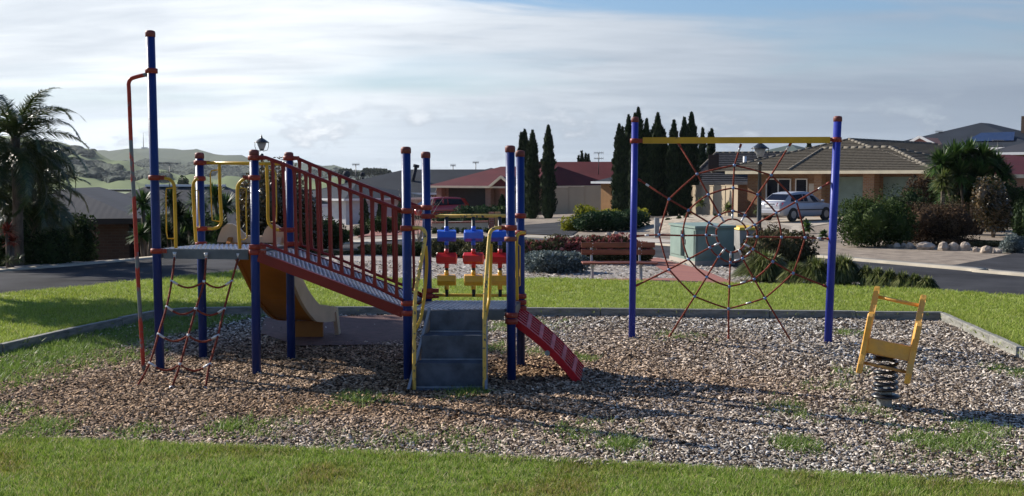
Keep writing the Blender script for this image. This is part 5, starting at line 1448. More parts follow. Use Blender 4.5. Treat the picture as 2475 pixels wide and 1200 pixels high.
# ------------------------------------------------------------ cars
def car(name, label, cat, px, D, heading, paint, z0, sc=1.0, hatch=False):
    x, y = Xp(px, D), D
    t = thing(name, label, cat, (x, y, z0), heading)      # local +x is the nose
    t.scale = (sc, sc, sc)
    st = [(-2.2, .52, .78, .70), (-2.16, .36, .93, .80), (-1.95, .26, 1.0, .845), (-1.5, .22, 1.0, .86), (-.8, .19, .97, .865), (0, .18, .95, .87), (.8, .19, .94, .865), (1.3, .22, .90, .855), (1.75, .25, .84, .83), (2.05, .32, .74, .76), (2.17, .42, .62, .64)]
    if hatch: st = [(s[0], s[1], s[2] + (.06 if s[0] < .5 else .02), s[3]) for s in st]
    rings = []
    for X, zb, zt, w in st:
        rings.append([(X, -w * .9, zb), (X, w * .9, zb), (X, w, zb + .12), (X, w * 1.01, (zb + zt) / 2), (X, w * .97, zt - .08), (X, w * .86, zt), (X, -w * .86, zt), (X, -w * .97, zt - .08), (X, -w * 1.01, (zb + zt) / 2), (X, -w, zb + .12)])
    b = B(); b.loft(rings, sm=True); body = b.out('body', M[paint], t, world=False)
    if hatch: cab = [(-2.1, 1.0, 1.02, .80, .78), (-1.85, 1.0, 1.46, .80, .62), (-1.2, 1.0, 1.54, .81, .64), (0, .98, 1.55, .82, .65), (.6, .97, 1.5, .81, .62), (1.55, .93, .95, .77, .75)]
    else: cab = [(-1.75, .98, 1.0, .76, .74), (-1.2, .98, 1.38, .80, .60), (-.7, .97, 1.45, .81, .60), (0, .96, 1.47, .82, .61), (.35, .95, 1.43, .81, .60), (1.15, .93, .95, .77, .75)]
    rings = [[(X, -wb, zb - .05), (X, wb, zb - .05), (X, wt, zt), (X, wt * .8, zt + .02), (X, -wt * .8, zt + .02), (X, -wt, zt)] for X, zb, zt, wb, wt in cab]
    b = B(); b.loft(rings, sm=True); b.out('cabin', M[paint], t, world=False)
    e = .012
    def cabp(X, f, side):
        zb, zt, wb, wt = [float(np.interp(X, [c[0] for c in cab], [c[k] for c in cab])) for k in (1, 2, 3, 4)]
        z = zb - .02 + (zt - zb) * f; w = wb + (wt - wb) * ((z - zb + .05) / max(.05, zt - zb + .05)); return (X, side * (w + e), z)
    X0, X1 = cab[0][0], cab[-1][0]
    for side in (-1, 1):
        for a, c in ((X0 + .48, -.42), (-.36, .62)):
            g = B(); lo = [cabp(a - (.15 if a < -.5 else 0), .08, side), cabp(c + (.18 if c > 0 else 0), .08, side), cabp(c - (.12 if c > 0 else 0), .86, side), cabp(a + (.10 if a < -.5 else 0), .86, side)]
            g.quad(*lo); g.out('side_window', M['glass'], t, world=False)
    c0, c1 = cab[0], cab[1]
    def strip_(cA, cB, f0, f1, d):
        def q(f, s): X = cA[0] + (cB[0] - cA[0]) * f; zt = cA[2] + (cB[2] - cA[2]) * f; wt = (cA[4] + (cB[4] - cA[4]) * f) * .9; return (X + d * .02, s * wt, zt + .022)
        g = B(); g.quad(q(f0, -1), q(f0, 1), q(f1, 1), q(f1, -1)); return g
    strip_(cab[0], cab[1], .08, .88, -1).out('rear_window', M['glass'], t, world=False)
    strip_(cab[-1], cab[-2], .06, .88, 1).out('windscreen', M['glass'], t, world=False)
    for X in (-1.32, 1.32):
        for s in (-1, 1):
            a = B(); a.tube([(X, s * .74, .31), (X, s * .885, .31)], .36, 18); a.out('wheel_arch', M['dark_in'], t, world=False)
            w = B(); w.tube([(X, s * .70, .31), (X, s * .905, .31)], .31, 18); wh = w.out('wheel', M['tyre'], t, world=False)
            r = B(); r.tube([(X, s * .88, .31), (X, s * .915, .31)], .195, 14); r.out('rim', M['rim'], wh, world=False)
    for s in (-1, 1):
        g = B(); g.slab([(-2.19, s * .48, .76), (-2.13, s * .80, .78), (-2.02, s * .84, .93), (-2.15, s * .52, .93)], (-.03, s * .015, 0)); g.out('tail_light', M['tail'], t, world=False)
        g = B(); g.slab([(2.17, s * .42, .50), (2.04, s * .74, .54), (2.0, s * .70, .70), (2.12, s * .42, .64)], (.03, s * .01, 0)); g.out('headlight', M['lamp_glass'], t, world=False)
        g = B(); g.ball((.95, s * .93, 1.0), .1, 8, 6, (1, .9, .8)); g.out('mirror', M[paint], t, world=False)
        g = B(); g.box((-.05, s * .885, .55), (2.2, .03, .05)); g.out('side_trim', M['tyre'], t, world=False)
    L_('number_plate', M['white'], t, lambda b: b.box((-2.215, 0, .74), (.03, .40, .13)))
    L_('boot_trim', M['car_dark'], t, lambda b: b.box((-2.19, 0, .86), (.03, .7, .035)))
    L_('bumper', M[paint], t, lambda b: b.box((-2.16, 0, .47), (.14, 1.52, .22), 0, .03))
    return t
car('parked_car', 'silver sedan parked on the driveway of the tan brick house', 'car', 1925, 54.0, R(36), 'silver', 0.0, .95)
car('parked_car', 'red hatchback parked in front of the maroon roofed garage', 'car', 1060, 88, R(-150), 'car_red', h(Xp(1060, 88), 88) + .12, 1.12, True)

# ------------------------------------------------------------ utility cabinet, bench, bin, marker post
def cabinet():
    a, c = G(1600, 636), G(1655, 655)
    p0 = G(1613, 632); p1 = G(1672, 647)      # left front face corners
    # footprint: front-left edge p0-p1, right face p1-p2
    p0 = Vector((4.00, 27.3, 0)); p1 = Vector((4.33, 25.4, 0)); p2 = Vector((5.36, 25.8, 0))
    e = p0 - p1; p3 = p2 + e
    t = thing('utility_cabinet', 'pale green metal electricity cabinet beside the red paved path', 'cabinet', (p1.x, p1.y, 0))
    H = .90
    b = B(); b.slab([p0, p1, p2, p3], (0, 0, .12)); b.out('plinth', M['concrete'], t)
    def ins(p, k): c_ = (p0 + p1 + p2 + p3) / 4; q = c_ + (p - c_) * k; return Vector((q.x, q.y, 0))
    b = B(); b.slab([ins(p, .97) + Vector((0, 0, .121)) for p in (p0, p1, p2, p3)], (0, 0, H - .12)); b.out('housing', M['cabinet'], t)
    b = B(); b.slab([ins(p, 1.03) + Vector((0, 0, H + .001)) for p in (p0, p1, p2, p3)], (0, 0, .055)); b.out('lid', M['cabinet'], t)
    f0, f1 = ins(p0, .97), ins(p1, .97); u = (f1 - f0); n = Vector((u.y, -u.x, 0)).normalized()
    if n.x > 0: n = -n
    for s0, s1 in ((.03, .60), (.62, .97)):
        b = B(); q = [f0 + u * s0 + Vector((0, 0, .2)), f0 + u * s1 + Vector((0, 0, .2)), f0 + u * s1 + Vector((0, 0, .85)), f0 + u * s0 + Vector((0, 0, .85))]
        b.slab([v + n * .003 for v in q], n * .018); b.out('door', M['cabinet'], t)
    b = B(); q = f0 + u * .56 + Vector((0, 0, .2)); b.slab([q + n * .003, q + u * .03 + n * .003, q + u * .03 + n * .003 + Vector((0, 0, .62)), q + n * .003 + Vector((0, 0, .62))], n * .10); b.out('shadow_fin', M['cabinet'], t)  # fin added to throw a shadow across the door face
    b = B(); q = f0 + u * .65 + n * .03 + Vector((0, 0, .55)); b.box(q, (.03, .03, .12)); b.out('handle', M['galv'], t)
    g0, g1 = ins(p1, .97), ins(p2, .97); w = g1 - g0; m = Vector((w.y, -w.x, 0)).normalized()
    b = B(); b.slab([g0 + w * a_ + Vector((0, 0, z_)) + m * .003 for a_, z_ in ((.05, .22), (.95, .22), (.95, .84), (.05, .84))], m * .015); b.out('panel', M['cabinet'], t)
cabinet()
def bench():
    a, c = G(1433, 679), G(1551, 682)
    D = (a.y + c.y) / 2; t = thing('park_bench', 'brown slatted park bench with grey steel legs in front of pink flowering shrubs', 'bench', (a.x, D, 0))
    def P(px, py, dy=0): return W(px, py, D + dy)
    for px in (1433, 1551):
        x = Xp(px, D); b = B(); b.box((x, D, .16), (.045, .045, .35)); b.box((x, D + .18, .15), (.045, .045, .35)); b.bar((x, D - .12, .33), (x, D + .3, .33), .04, .05)
        b.bar((x, D + .27, .3), (x, D + .36, .74), .04, .045, up=(0, 1, 0)); b.out('leg', M['bench_steel'], t)
    xl, xr = Xp(1405, D + .3), Xp(1584, D + .3)
    for z in (.72, .575):
        b = B(); b.box(((xl + xr) / 2, D + .29 + (z - .6) * .2, z), (xr - xl, .035, .105), 0, .008); b.out('back_slat', M['bench_wood'], t)
    for i in range(4):
        b = B(); b.box(((xl + xr) / 2, D - .13 + i * .115, .375), (xr - xl, .095, .032), 0, .008); b.out('seat_slat', M['bench_wood'], t)
    for px in (1433, 1551):
        for z in (.72, .575):
            for dz in (-.028, .028):
                b = B(); b.ball((Xp(px, D + .3), D + .27, z + dz), .009, 6, 5); b.out('bolt', M['ferrule'], t)
bench()
def wheelie_bin():
    D = 30.5; x = Xp(1800, D); t = thing('wheelie_bin', 'grey wheelie bin with yellow lid on the kerb behind the web climber', 'bin', (x, D, 0), R(10))
    L_('bin_body', M['bin_grey'], t, lambda b: b.loft([[(-.2, -.2, .03), (.2, -.2, .03), (.2, .22, .03), (-.2, .22, .03)], [(-.25, -.26, .62), (.25, -.26, .62), (.25, .28, .62), (-.25, .28, .62)]]))
    L_('lid', M['bin_yellow'], t, lambda b: b.loft([[(-.28, -.30, .63), (.28, -.30, .63), (.28, .32, .65), (-.28, .32, .65)], [(-.24, -.25, .70), (.24, -.25, .70), (.24, .30, .74), (-.24, .30, .74)]]))
    L_('handle', M['bin_dark'], t, lambda b: b.bar((-.24, .36, .64), (.24, .36, .64), .05, .05))
    for s in (-1, 1): L_('wheel', M['tyre'], t, lambda b: b.tube([(s * .2, .25, .09), (s * .25, .25, .09)], .09, 10))
wheelie_bin()
t = thing('bollard', 'short grey timber post beside the gravel mound left of the green cabinet', 'post', GT(1587, 575))
p = GT(1587, 575); b = B(); b.box((p.x, p.y, p.z + .34), (.17, .12, .80), .15, .01); b.out('post', M['galv'], t)
# gravel mound behind the cabinet
def mound(name, px, D, hw, top, dep=3.0):
    x, y = Xp(px, D), D; w = hw / FOC * D; H = Zp(top, D) - h(x, y); vs = []; n, m = 24, 8
    for i in range(m + 1):
        for j in range(n):
            a = 2 * PI * j / n; r = i / m; xx, yy = x + math.cos(a) * r * w, y + math.sin(a) * r * dep
            vs.append((xx, yy, h(xx, yy) - .05 + (H + .05) * (1 - r * r) ** 1.2 + .02 * math.sin(i * 2 + j * 3)))
    f = [(i * n + j, (i + 1) * n + j, (i + 1) * n + (j + 1) % n, i * n + (j + 1) % n) for i in range(m) for j in range(n)]
    struct(np_obj(name, vs, f, M['mulch_tan'], smooth=True))
M['mulch_tan'] = mat('mulch_tan', (0.38, 0.32, 0.24), 0.95, 0, 0.3, 3, 0.9, 10, col2=(0.20, 0.16, 0.12))
mound('gravel_mound', 1700, 50, 215, 521, 7.5)
# boulders edging the right garden
def rocks():
    rng = random.Random(8)
    t = thing('rock_edging', 'row of pale boulders edging the shrub garden across the right road', 'rocks', GT(2200, 600))
    spec = [(2046, 588, 8, 11), (2062, 589, 6, 12), (2075, 589, 7, 13), (2150, 598, 9, 5), (2168, 600, 10, 8), (2184, 600, 7, 8), (2198, 602, 11, 10), (2236, 604, 24, 12), (2280, 606, 15, 14), (2304, 606, 15, 13), (2332, 607, 14, 14), (2358, 609, 8, 8), (2384, 613, 16, 12), (2412, 613, 12, 8), (1962, 590, 9, 8), (1985, 583, 8, 6), (1947, 575, 8, 6), (1470, 571, 9, 6), (1487, 569, 7, 6), (1600, 571, 10, 4)]
    for px, py, rx, rz in spec:
        g = GT(px, py); k = g.y / FOC; b = B(); nu, nv = 9, 6; rings = []
        for i in range(nv + 1):
            a = PI * (i + .35) / (nv + .7)
            rings.append([(g.x + rx * k * math.sin(a) * math.cos(2 * PI * j / nu) * rng.uniform(.8, 1.12), g.y + rx * k * .8 * math.sin(a) * math.sin(2 * PI * j / nu) * rng.uniform(.8, 1.12), g.z + rz * k * (.55 - math.cos(a)) * rng.uniform(.92, 1.06)) for j in range(nu)])
        b.loft(rings); b.out('rock', M['rock'], t)
rocks()

# ------------------------------------------------------------ trees and plants
def cypress(px, D, top, hw, label, group, base=None, twin=None, n=3800):
    x, y = Xp(px, D), D; z0 = h(x, y) if base is None else base; H = Zp(top, D) - z0; w = hw / FOC * D
    rng = np.random.default_rng(int(px * 3 + D)); t = thing('cypress_tree', label, 'cypress', (x, y, z0), 0, group)
    tips = [(0, 0, H, 1.0)] + [(dx / FOC * D, rng.normal() * .1, H * f, .8) for dx, f in (twin or [])]
    Vs = []
    for dx, dy, Hh, ww in tips:
        m = int(n * ww); f = rng.random(m) ** .8
        prof = np.interp(f, [0, .06, .3, .6, .82, .93, 1.0], [.55, .9, 1.0, .86, .55, .28, .03]) * w * ww
        lump = 1 + .22 * np.sin(f * 23 + dx * 9) * np.sin(f * 51 + 2)
        a = rng.random(m) * 2 * PI; r = prof * lump * (.66 + .30 * rng.random(m) + .28 * rng.random(m) ** 5)
        P = np.stack([x + dx * (.35 + .65 * f) + r * np.cos(a), y + dy + r * np.sin(a), z0 + f * Hh], 1)
        Dr = np.stack([np.cos(a) * .35, np.sin(a) * .35, np.ones(m)], 1) + rng.normal(size=(m, 3)) * .30
        Nn = np.stack([np.cos(a), np.sin(a), np.zeros(m)], 1) + rng.normal(size=(m, 3)) * .5
        L = (.18 + .22 * rng.random(m)) * (D / 75); Vs.append(cards(P, Dr, Nn, L, L * .38))
        cv, cf = [], []
        nu, nv = 8, 10
        for i in range(nv + 1):
            ff = i / nv; pr = float(np.interp(ff, [0, .06, .3, .6, .82, .93, 1.0], [.5, .85, .95, .8, .48, .22, .01])) * w * ww * .78
            for j in range(nu): cv.append((x + dx * (.35 + .65 * ff) + pr * math.cos(2 * PI * j / nu), y + dy + pr * math.sin(2 * PI * j / nu), z0 + ff * Hh * .97))
        for i in range(nv):
            for j in range(nu): cf.append((i * nu + j, i * nu + (j + 1) % nu, (i + 1) * nu + (j + 1) % nu, (i + 1) * nu + j))
        Vs.append((np.array(cv), np.array(cf)))
    np_obj('crown', *join_np(*Vs), M['cypress'], t)
    b = B(); b.tube([(x, y, z0 - .1), (x, y, z0 + H * .5)], [w * .22, w * .08], 6); b.out('trunk', M['bark'], t)
gL = 'thin dark cypresses by the maroon roof'
cypress(1268, 76, 316, 18, 'twin tipped cypress just right of the rear blue post', gL, twin=[(-8, .965)])
cypress(1287, 74, 318, 19, 'middle cypress of the three beside the maroon roof', gL)
cypress(1325, 73, 306, 18, 'rightmost and tallest cypress beside the maroon roof', gL)
gR = 'tall cypress row behind the web climber'
for px, top, hw, tw, lb in ((1495, 303, 17, [(8, .97)], 'leftmost cypress of the tall row, left of the web post'), (1518, 281, 16, None, 'cypress partly hidden by the left web post'), (1541, 263, 20, [(-8, .95)], 'tallest cypress of the row, behind the left web post'),
                            (1561, 290, 15, None, 'slim cypress just right of the left web post'), (1588, 276, 24, [(-14, .84)], 'broad cypress with a pointed tip above the yellow beam'), (1603, 316, 14, None, 'short cypress in the gap of the tall row'),
                            (1627, 293, 18, [(-6, .9)], 'cypress in the middle of the row above the yellow beam'), (1652, 287, 19, None, 'cypress second from the right of the dense row'), (1669, 275, 21, [(-7, .88)], 'rightmost tall cypress of the dense row')):
    cypress(px, 66 + (int(px) % 5), top, hw, lb, gR, twin=tw)
cypress(1696, 78, 312, 12, 'small cypress left of the pair above the tiled roof', gR, base=h(15, 78), n=1800)
cypress(1718, 80, 314, 14, 'twin tipped small cypress right of the row above the tiled roof', gR, base=h(15, 80), twin=[(-6, .96)], n=1800)
gF = 'far cypresses over the long maroon roof'
for px, top, hw in ((1398, 379, 4), (1406, 368, 8), (1415, 374, 5), (1422, 375, 5)):
    cypress(px, 125, top, hw, {1398: 'leftmost and lowest of the far cypresses over the maroon roof', 1406: 'tallest of the far cypresses over the maroon roof', 1415: 'third of the far cypresses over the maroon roof', 1422: 'rightmost of the far cypresses over the maroon roof'}[px], gF, base=h(8, 125), n=700)
cypress(1952, 110, 342, 14, 'small dark conifer on the skyline right of the green roof', None, base=0, n=1500)

def palm_fronds(t, c, n, ln, droop, rng, mats='palm', leaf=.38, el0=1.2, el1=-.7, wind=(0, 0), nm='frond', bias=None):
    """Feather leaves; a few shapes, each frond its own object."""
    shapes = []
    for k in range(5):
        P = []; dr = droop * 1.02 * rng.uniform(.8, 1.25); N_ = 15
        x = z = 0.0; a = 0.0
        for i in range(N_):
            P.append((x, 0, z)); s = ln / N_; x += s * math.cos(a); z += s * math.sin(a); a -= dr / N_ * (1 + i * .16)
        v = []; f = []
        for i in range(N_ - 1):
            q, r_ = Vector(P[i]), Vector(P[i + 1]); w = .02 * (1 - i / N_) + .004; k0 = len(v)
            v += [q + Vector((0, -w, 0)), q + Vector((0, w, 0)), r_ + Vector((0, w, 0)), r_ + Vector((0, -w, 0))]; f.append((k0, k0 + 1, k0 + 2, k0 + 3))
            for m in range(7):
                u = q.lerp(r_, m / 7); fr = (i + m / 7) / N_
                if fr < .1: continue
                L = leaf * (math.sin(min(1, fr * 1.15 + .12) * PI) * .75 + .3) * rng.uniform(.8, 1.15)
                for s in (-1, 1):
                    d = (r_ - q).normalized(); side = Vector((0, s, 0)); tip = u + (d * rng.uniform(.5, .8) + side * rng.uniform(.5, .8) + Vector((0, 0, rng.uniform(-.6, .2)))).normalized() * L
                    mid = u.lerp(tip, .5) + Vector((0, 0, L * .07)); k0 = len(v); ww = .009 + .005 * rng.random()
                    v += [u - d * ww, u + d * ww, mid + d * ww, tip - Vector((0, 0, L * .18)), mid - d * ww]; f.append((k0, k0 + 1, k0 + 2, k0 + 4)); f.append((k0 + 4, k0 + 2, k0 + 3, k0 + 3))
        me = bpy.data.meshes.new(nm); me.from_pydata([tuple(p) for p in v], [], [tuple(dict.fromkeys(q)) for q in f]); me.materials.append(M[mats]); me.update(); shapes.append(me)
    for i in range(n):
        o = bpy.data.objects.new(nm, shapes[i % 5]); C.objects.link(o); o.parent = t
        fr = i / n; el = el0 + (el1 - el0) * fr + rng.uniform(-.15, .15)
        az = i * 2.399 + rng.uniform(-.2, .2)
        o.location = Vector(c) - origin_of(t) + Vector((0, 0, -.35 * fr))
        o.rotation_euler = (rng.uniform(-.5, .5), -el, az); s = rng.uniform(.8, 1.1); o.scale = (s, s, s)
def palm(label, px, D, top, ln, n, seed, base=None, droop=.9):
    x, y = Xp(px, D), D; z0 = h(x, y) if base is None else base; z1 = Zp(top, D); rng = random.Random(seed)
    t = thing('palm_tree', label, 'palm tree', (x, y, z0))
    b = B(); b.tube([(x, y, z0 - .2), (x + .03, y, z0 + (z1 - z0) * .5), (x + .02, y, z1)], [.14, .11, .10], 10); b.out('trunk', M['bark'], t)
    palm_fronds(t, (x + .02, y, z1), n, ln, droop, rng)
palm('tall feather palm with drooping fronds at the left edge beyond the road', 40, 25.6, 330, 2.1, 46, 3)
palm('lower feather palm with dark drooping fronds beside the tall palm', 78, 27.2, 455, 1.75, 40, 7)
palm('short palm half out of frame at the left edge', -40, 26, 415, 1.9, 26, 12)

def sword_head(t, c, n, ln, rng, m_='yucca', wd=.045, nm='leaf_rosette', lo=-.5):
    N_ = n; el = np.arcsin(rng.uniform(math.sin(lo), 1, N_)); az = rng.random(N_) * 2 * PI
    d = np.stack([np.cos(el) * np.cos(az), np.cos(el) * np.sin(az), np.sin(el)], 1); L = ln * rng.uniform(.7, 1.05, N_)
    s = np.cross(d, np.array([0, 0, 1.0])); s /= np.linalg.norm(s, axis=1, keepdims=True) + 1e-6
    c = np.array(c); a = c + d * .03; mid = c + d * (L * .55)[:, None]; tip = c + d * L[:, None] - np.stack([0 * L, 0 * L, L * .18 * np.cos(el)], 1)
    V = np.stack([a - s * wd * .35, a + s * wd * .35, mid + s * wd * .5, tip, tip, mid - s * wd * .5], 1)
    V = np.stack([a - s * wd * .35, a + s * wd * .35, mid + s * wd * .5, mid - s * wd * .5, tip - s * .002, tip + s * .002], 1).reshape(-1, 3)
    i = np.arange(N_)[:, None] * 6; F = np.concatenate([i + np.array([[0, 1, 2, 3]]), i + np.array([[3, 2, 5, 4]])])
    return np_obj(nm, V, F, M[m_], t)
def yucca(name, label, cat, px, D, heads, m_='yucca', base=None, n=150, wd=.05, group=None, trunk=True):
    x, y = Xp(px, D), D; z0 = h(x, y) if base is None else base; rng = np.random.default_rng(int(px))
    t = thing(name, label, cat, (x, y, z0), 0, group)
    for hx_, hy_, r, dy in heads:
        c = W(hx_, hy_, D + dy); sword_head(t, c, n, r / FOC * D, rng, m_, wd)
        if trunk: b = B(); b.tube([(x + (c.x - x) * .3, y + dy * .3, z0 - .1), (c.x, c.y, c.z)], [.07, .045], 6); b.out('trunk', M['bark'], t)
    return t
gy = 'dark spiky yuccas along the left street'
for px, D, hd in ((352, 29.5, [(345, 495, 48, 0), (365, 540, 45, .4), (340, 570, 40, -.3)]), (420, 30.5, [(415, 485, 46, 0), (432, 525, 48, .3), (405, 570, 42, -.3), (440, 590, 34, 0)]), (470, 31, [(475, 490, 46, 0), (455, 540, 45, .4), (490, 570, 42, 0)]),
                 (535, 32, [(520, 478, 44, 0), (545, 500, 44, .4), (530, 550, 46, -.2), (520, 590, 36, 0)]), (590, 33, [(585, 500, 40, 0), (600, 545, 42, .3)])):
    yucca('yucca', {352: 'yucca at the left end of the spiky row behind the tall blue post', 420: 'second yucca of the spiky row, behind the left hoop handle', 470: 'third yucca of the spiky row, behind the second blue post', 535: 'fourth yucca of the row, behind the slide entry hoop', 590: 'rightmost yucca of the row, behind the third blue post'}[px], 'yucca', px, D, hd, 'shrub_dark' if px in (420,) else 'yucca', None, 230, .05, gy)
bush('hedge', 'dark dense hedge under the yuccas along the left street', 440, 33.5, 515, 125, M['shrub_dark'], 7000, .11, 'hedge', None, .5, 9, base=-.9)
bush('shrub', 'dark glossy shrub with bright glints below the palms', 110, 26.2, 560, 60, M['shrub_dark'], 3000, .10, depth=.6, base=-.4)
bush('shrub', 'dark rounded shrub against the grey roofed house', 175, 28.2, 520, 55, M['shrub_dark'], 3000, .10, depth=.6, base=-.8)
bush('shrub', 'dark shrub filling the space under the short palm', 10, 26.4, 540, 60, M['shrub_dark'], 2600, .10, depth=.6, base=-.4)
yucca('red_cordyline', 'red leaved cordyline below the palms at the left edge', 'cordyline', 18, 24.6, [(18, 560, 34, 0), (30, 585, 28, .1)], 'red_leaf', -.3, 70, .06, None)
yucca('grass_clump', 'low clump of narrow leaves at the foot of the palms', 'plant', 45, 24.0, [(45, 628, 22, 0), (20, 630, 20, 0)], 'strap', -.1, 60, .03, None, False)
# photinia with glittering leaves behind the deck
bush('photinia', 'large shrub with brown glinting leaves behind the slide', 655, 31.5, 415, 88, M['photinia'], 9000, .11, 'shrub', None, .8, 9, up=.4)
bush('shrub', 'dark shrub with sparse brown leaves at the right of the photinia', 735, 30.5, 470, 45, M['photinia'], 4200, .09, 'shrub', None, .8, 6, seed=4)
bush('shrub', 'dark green shrub behind the ramp railing', 790, 33.5, 530, 45, M['shrub_dark'], 3000, .09, depth=.7, seed=2)
bush('shrub', 'small leafy shrub with pale flowers at the lower end of the ramp', 815, 38, 555, 30, M['shrub_mid'], 1800, .09, depth=.7, seed=3)
# long hedge behind the ramp and bead panel
gh = 'low hedge plants along the inner side of the road'
for i, (px, D, top, hw, mm) in enumerate(((830, 29.5, 607, 60, 'shrub_olive'), (925, 29.5, 592, 60, 'shrub_olive'), (1010, 29, 588, 60, 'shrub_dark'), (1090, 28.5, 578, 62, 'shrub_olive'), (1180, 28, 576, 62, 'shrub_olive'), (1265, 28, 580, 55, 'shrub_olive'))):
    bush('hedge_plant', ['hedge plant at the far left of the low hedge, under the ramp', 'second hedge plant seen through the ramp railing', 'dark hedge plant just left of the middle blue post', 'olive hedge plant behind the first bead column', 'olive hedge plant behind the second and third bead columns', 'olive hedge plant behind the right rear blue post'][i], px, D, top, hw, M[mm], 4200, .085, 'hedge', gh, .55, 6, up=.5, seed=i)
bush('shrub', 'silver grey groundcover shrub left of the bench', 1345, 23.8, 606, 75, M['shrub_grey'], 6500, .075, 'shrub', None, .6, 8, flat=.2, seed=1)
bush('shrub', 'silver grey groundcover beside the rear blue post', 1285, 24.5, 612, 45, M['shrub_grey'], 3500, .075, 'shrub', None, .6, 6, flat=.2, seed=2)
gp = 'pink flowering shrubs behind the bench'
for i, (px, D, top, hw, lb) in enumerate(((1300, 26.2, 585, 50, 'olive shrub with few pink flowers above the silver groundcover'), (1385, 26.4, 570, 62, 'pink flowering shrub above the left end of the bench'), (1470, 26.2, 572, 58, 'pink flowering shrub behind the middle of the bench'), (1535, 26.6, 585, 40, 'pink flowering shrub behind the right end of the bench'))):
    bush('flowering_shrub', lb, px, D, top, hw, M['shrub_olive'], 4200, .08, 'shrub', gp, .6, 7, up=.4, seed=i, extra=(M['pink_flower'], 2600 if i else 700, .10))
# golden and dark junipers across the road
gj = 'spreading junipers on the bank in front of the cypresses'
for i, (px, D, top, hw, mm, lb) in enumerate(((1390, 48, 522, 32, 'shrub_gold', 'golden juniper at the left end of the juniper bank'), (1420, 51, 497, 32, 'shrub_gold', 'golden juniper at the top of the juniper bank'), (1450, 47, 512, 60, 'juniper', 'dark spreading juniper in the middle of the bank'), (1505, 48, 505, 62, 'juniper', 'dark spreading juniper behind the left web post'), (1475, 51.5, 503, 32, 'shrub_gold', 'golden tipped juniper between the two dark ones'), (1545, 52, 505, 24, 'shrub_gold', 'golden tipped juniper right of the web post'))):
    bush('juniper', lb, px, D, top, hw, M[mm], 3800 if mm == 'juniper' else 1800, .12, 'juniper', gj, .7, 8, flat=.3, seed=i)
bush('juniper', 'feathery green juniper in front of the red car', 1150, 62, 492, 55, M['juniper'], 3600, .17, 'juniper', None, .6, 8, flat=.2)
bush('juniper', 'green juniper right of the red car', 1205, 64, 500, 35, M['shrub_mid'], 2200, .15, 'juniper', None, .6, 6)
bush('juniper', 'low dark juniper behind the cream garden wall', 1105, 53, 516, 60, M['juniper'], 2600, .12, 'juniper', None, .5, 7)
cypress(1214, 66, 474, 11, 'small pointed conifer left of the front blue post', None, n=1500)
for i, (px, top, hw, lb) in enumerate(((881, 484, 11, 'clipped cone conifer seen between ramp balusters, leftmost'), (920, 488, 9, 'clipped cone conifer seen between ramp balusters, middle'), (975, 470, 15, 'clipped cone conifer next to the front middle blue post'))):
    cypress(px, 60, top, hw, lb, 'clipped cones behind the ramp', n=1500)
t = thing('plant_pot', 'dark red rounded garden pot seen through the ramp railing', 'pot', GT(850, 530)); p = GT(850, 530); q = (p.x, p.y, p.z)
b = B(); b.lathe(q, [(.12, 0), (.26, .2), (.33, .45), (.28, .68), (.22, .72), (.2, .66)], 14); b.out('pot', M['pot'], t)
bush('clipped_hedge', 'low clipped hedge behind the lower end of the ramp', 930, 50, 525, 45, M['shrub_mid'], 2200, .08, 'hedge', None, .3, 7)
bush('clipped_ball', 'small clipped ball shrub beside the brick pier', 868, 47, 545, 16, M['shrub_dark'], 900, .07, 'shrub', None, 1, 4)
# row of small box balls along the garden wall
for i, px in enumerate((1050, 1070, 1088, 1105, 1122, 1140, 1158, 1176, 1194)):
    bush('clipped_ball', ['first ball shrub at the left end of the cream garden wall', 'second ball shrub along the cream garden wall', 'ball shrub just left of the first bead column', 'ball shrub just right of the first bead column', 'ball shrub between the first and middle bead columns', 'ball shrub behind the middle bead column', 'ball shrub right of the middle bead column', 'ball shrub left of the brick pier', 'last ball shrub at the foot of the brick pier'][i], px, 47.5, 550, 8, M['shrub_dark'], 260, .06, 'shrub', 'small ball shrubs along the garden wall', 1, 3, stem=False)
# bare twiggy shrub behind the posts
def twigs():
    rng = random.Random(2); x, y = Xp(1010, 33), 33; t = thing('bare_shrub', 'leafless pale twiggy shrub between the middle blue posts', 'shrub', (x, y, 0))
    b = B()
    for i in range(16):
        a = rng.uniform(-1, 1); p = Vector((x, y, .0)); d = Vector((a * .45, rng.uniform(-.4, .4), 1)).normalized(); pts_ = [p]; L = rng.uniform(1.0, 2.0)
        for k in range(5): p = p + d * L / 5; d = (d + Vector((rng.uniform(-.2, .2), rng.uniform(-.2, .2), .05))).normalized(); pts_.append(p)
        b.tube(pts_, [.014, .012, .01, .008, .006, .004], 4)
        for k in (2, 3, 4):
            e = pts_[k]; b.tube([e, e + Vector((rng.uniform(-.25, .25), rng.uniform(-.2, .2), rng.uniform(.1, .35)))], [.006, .003], 4)
    b.out('branches', M['twig'], t)
twigs()
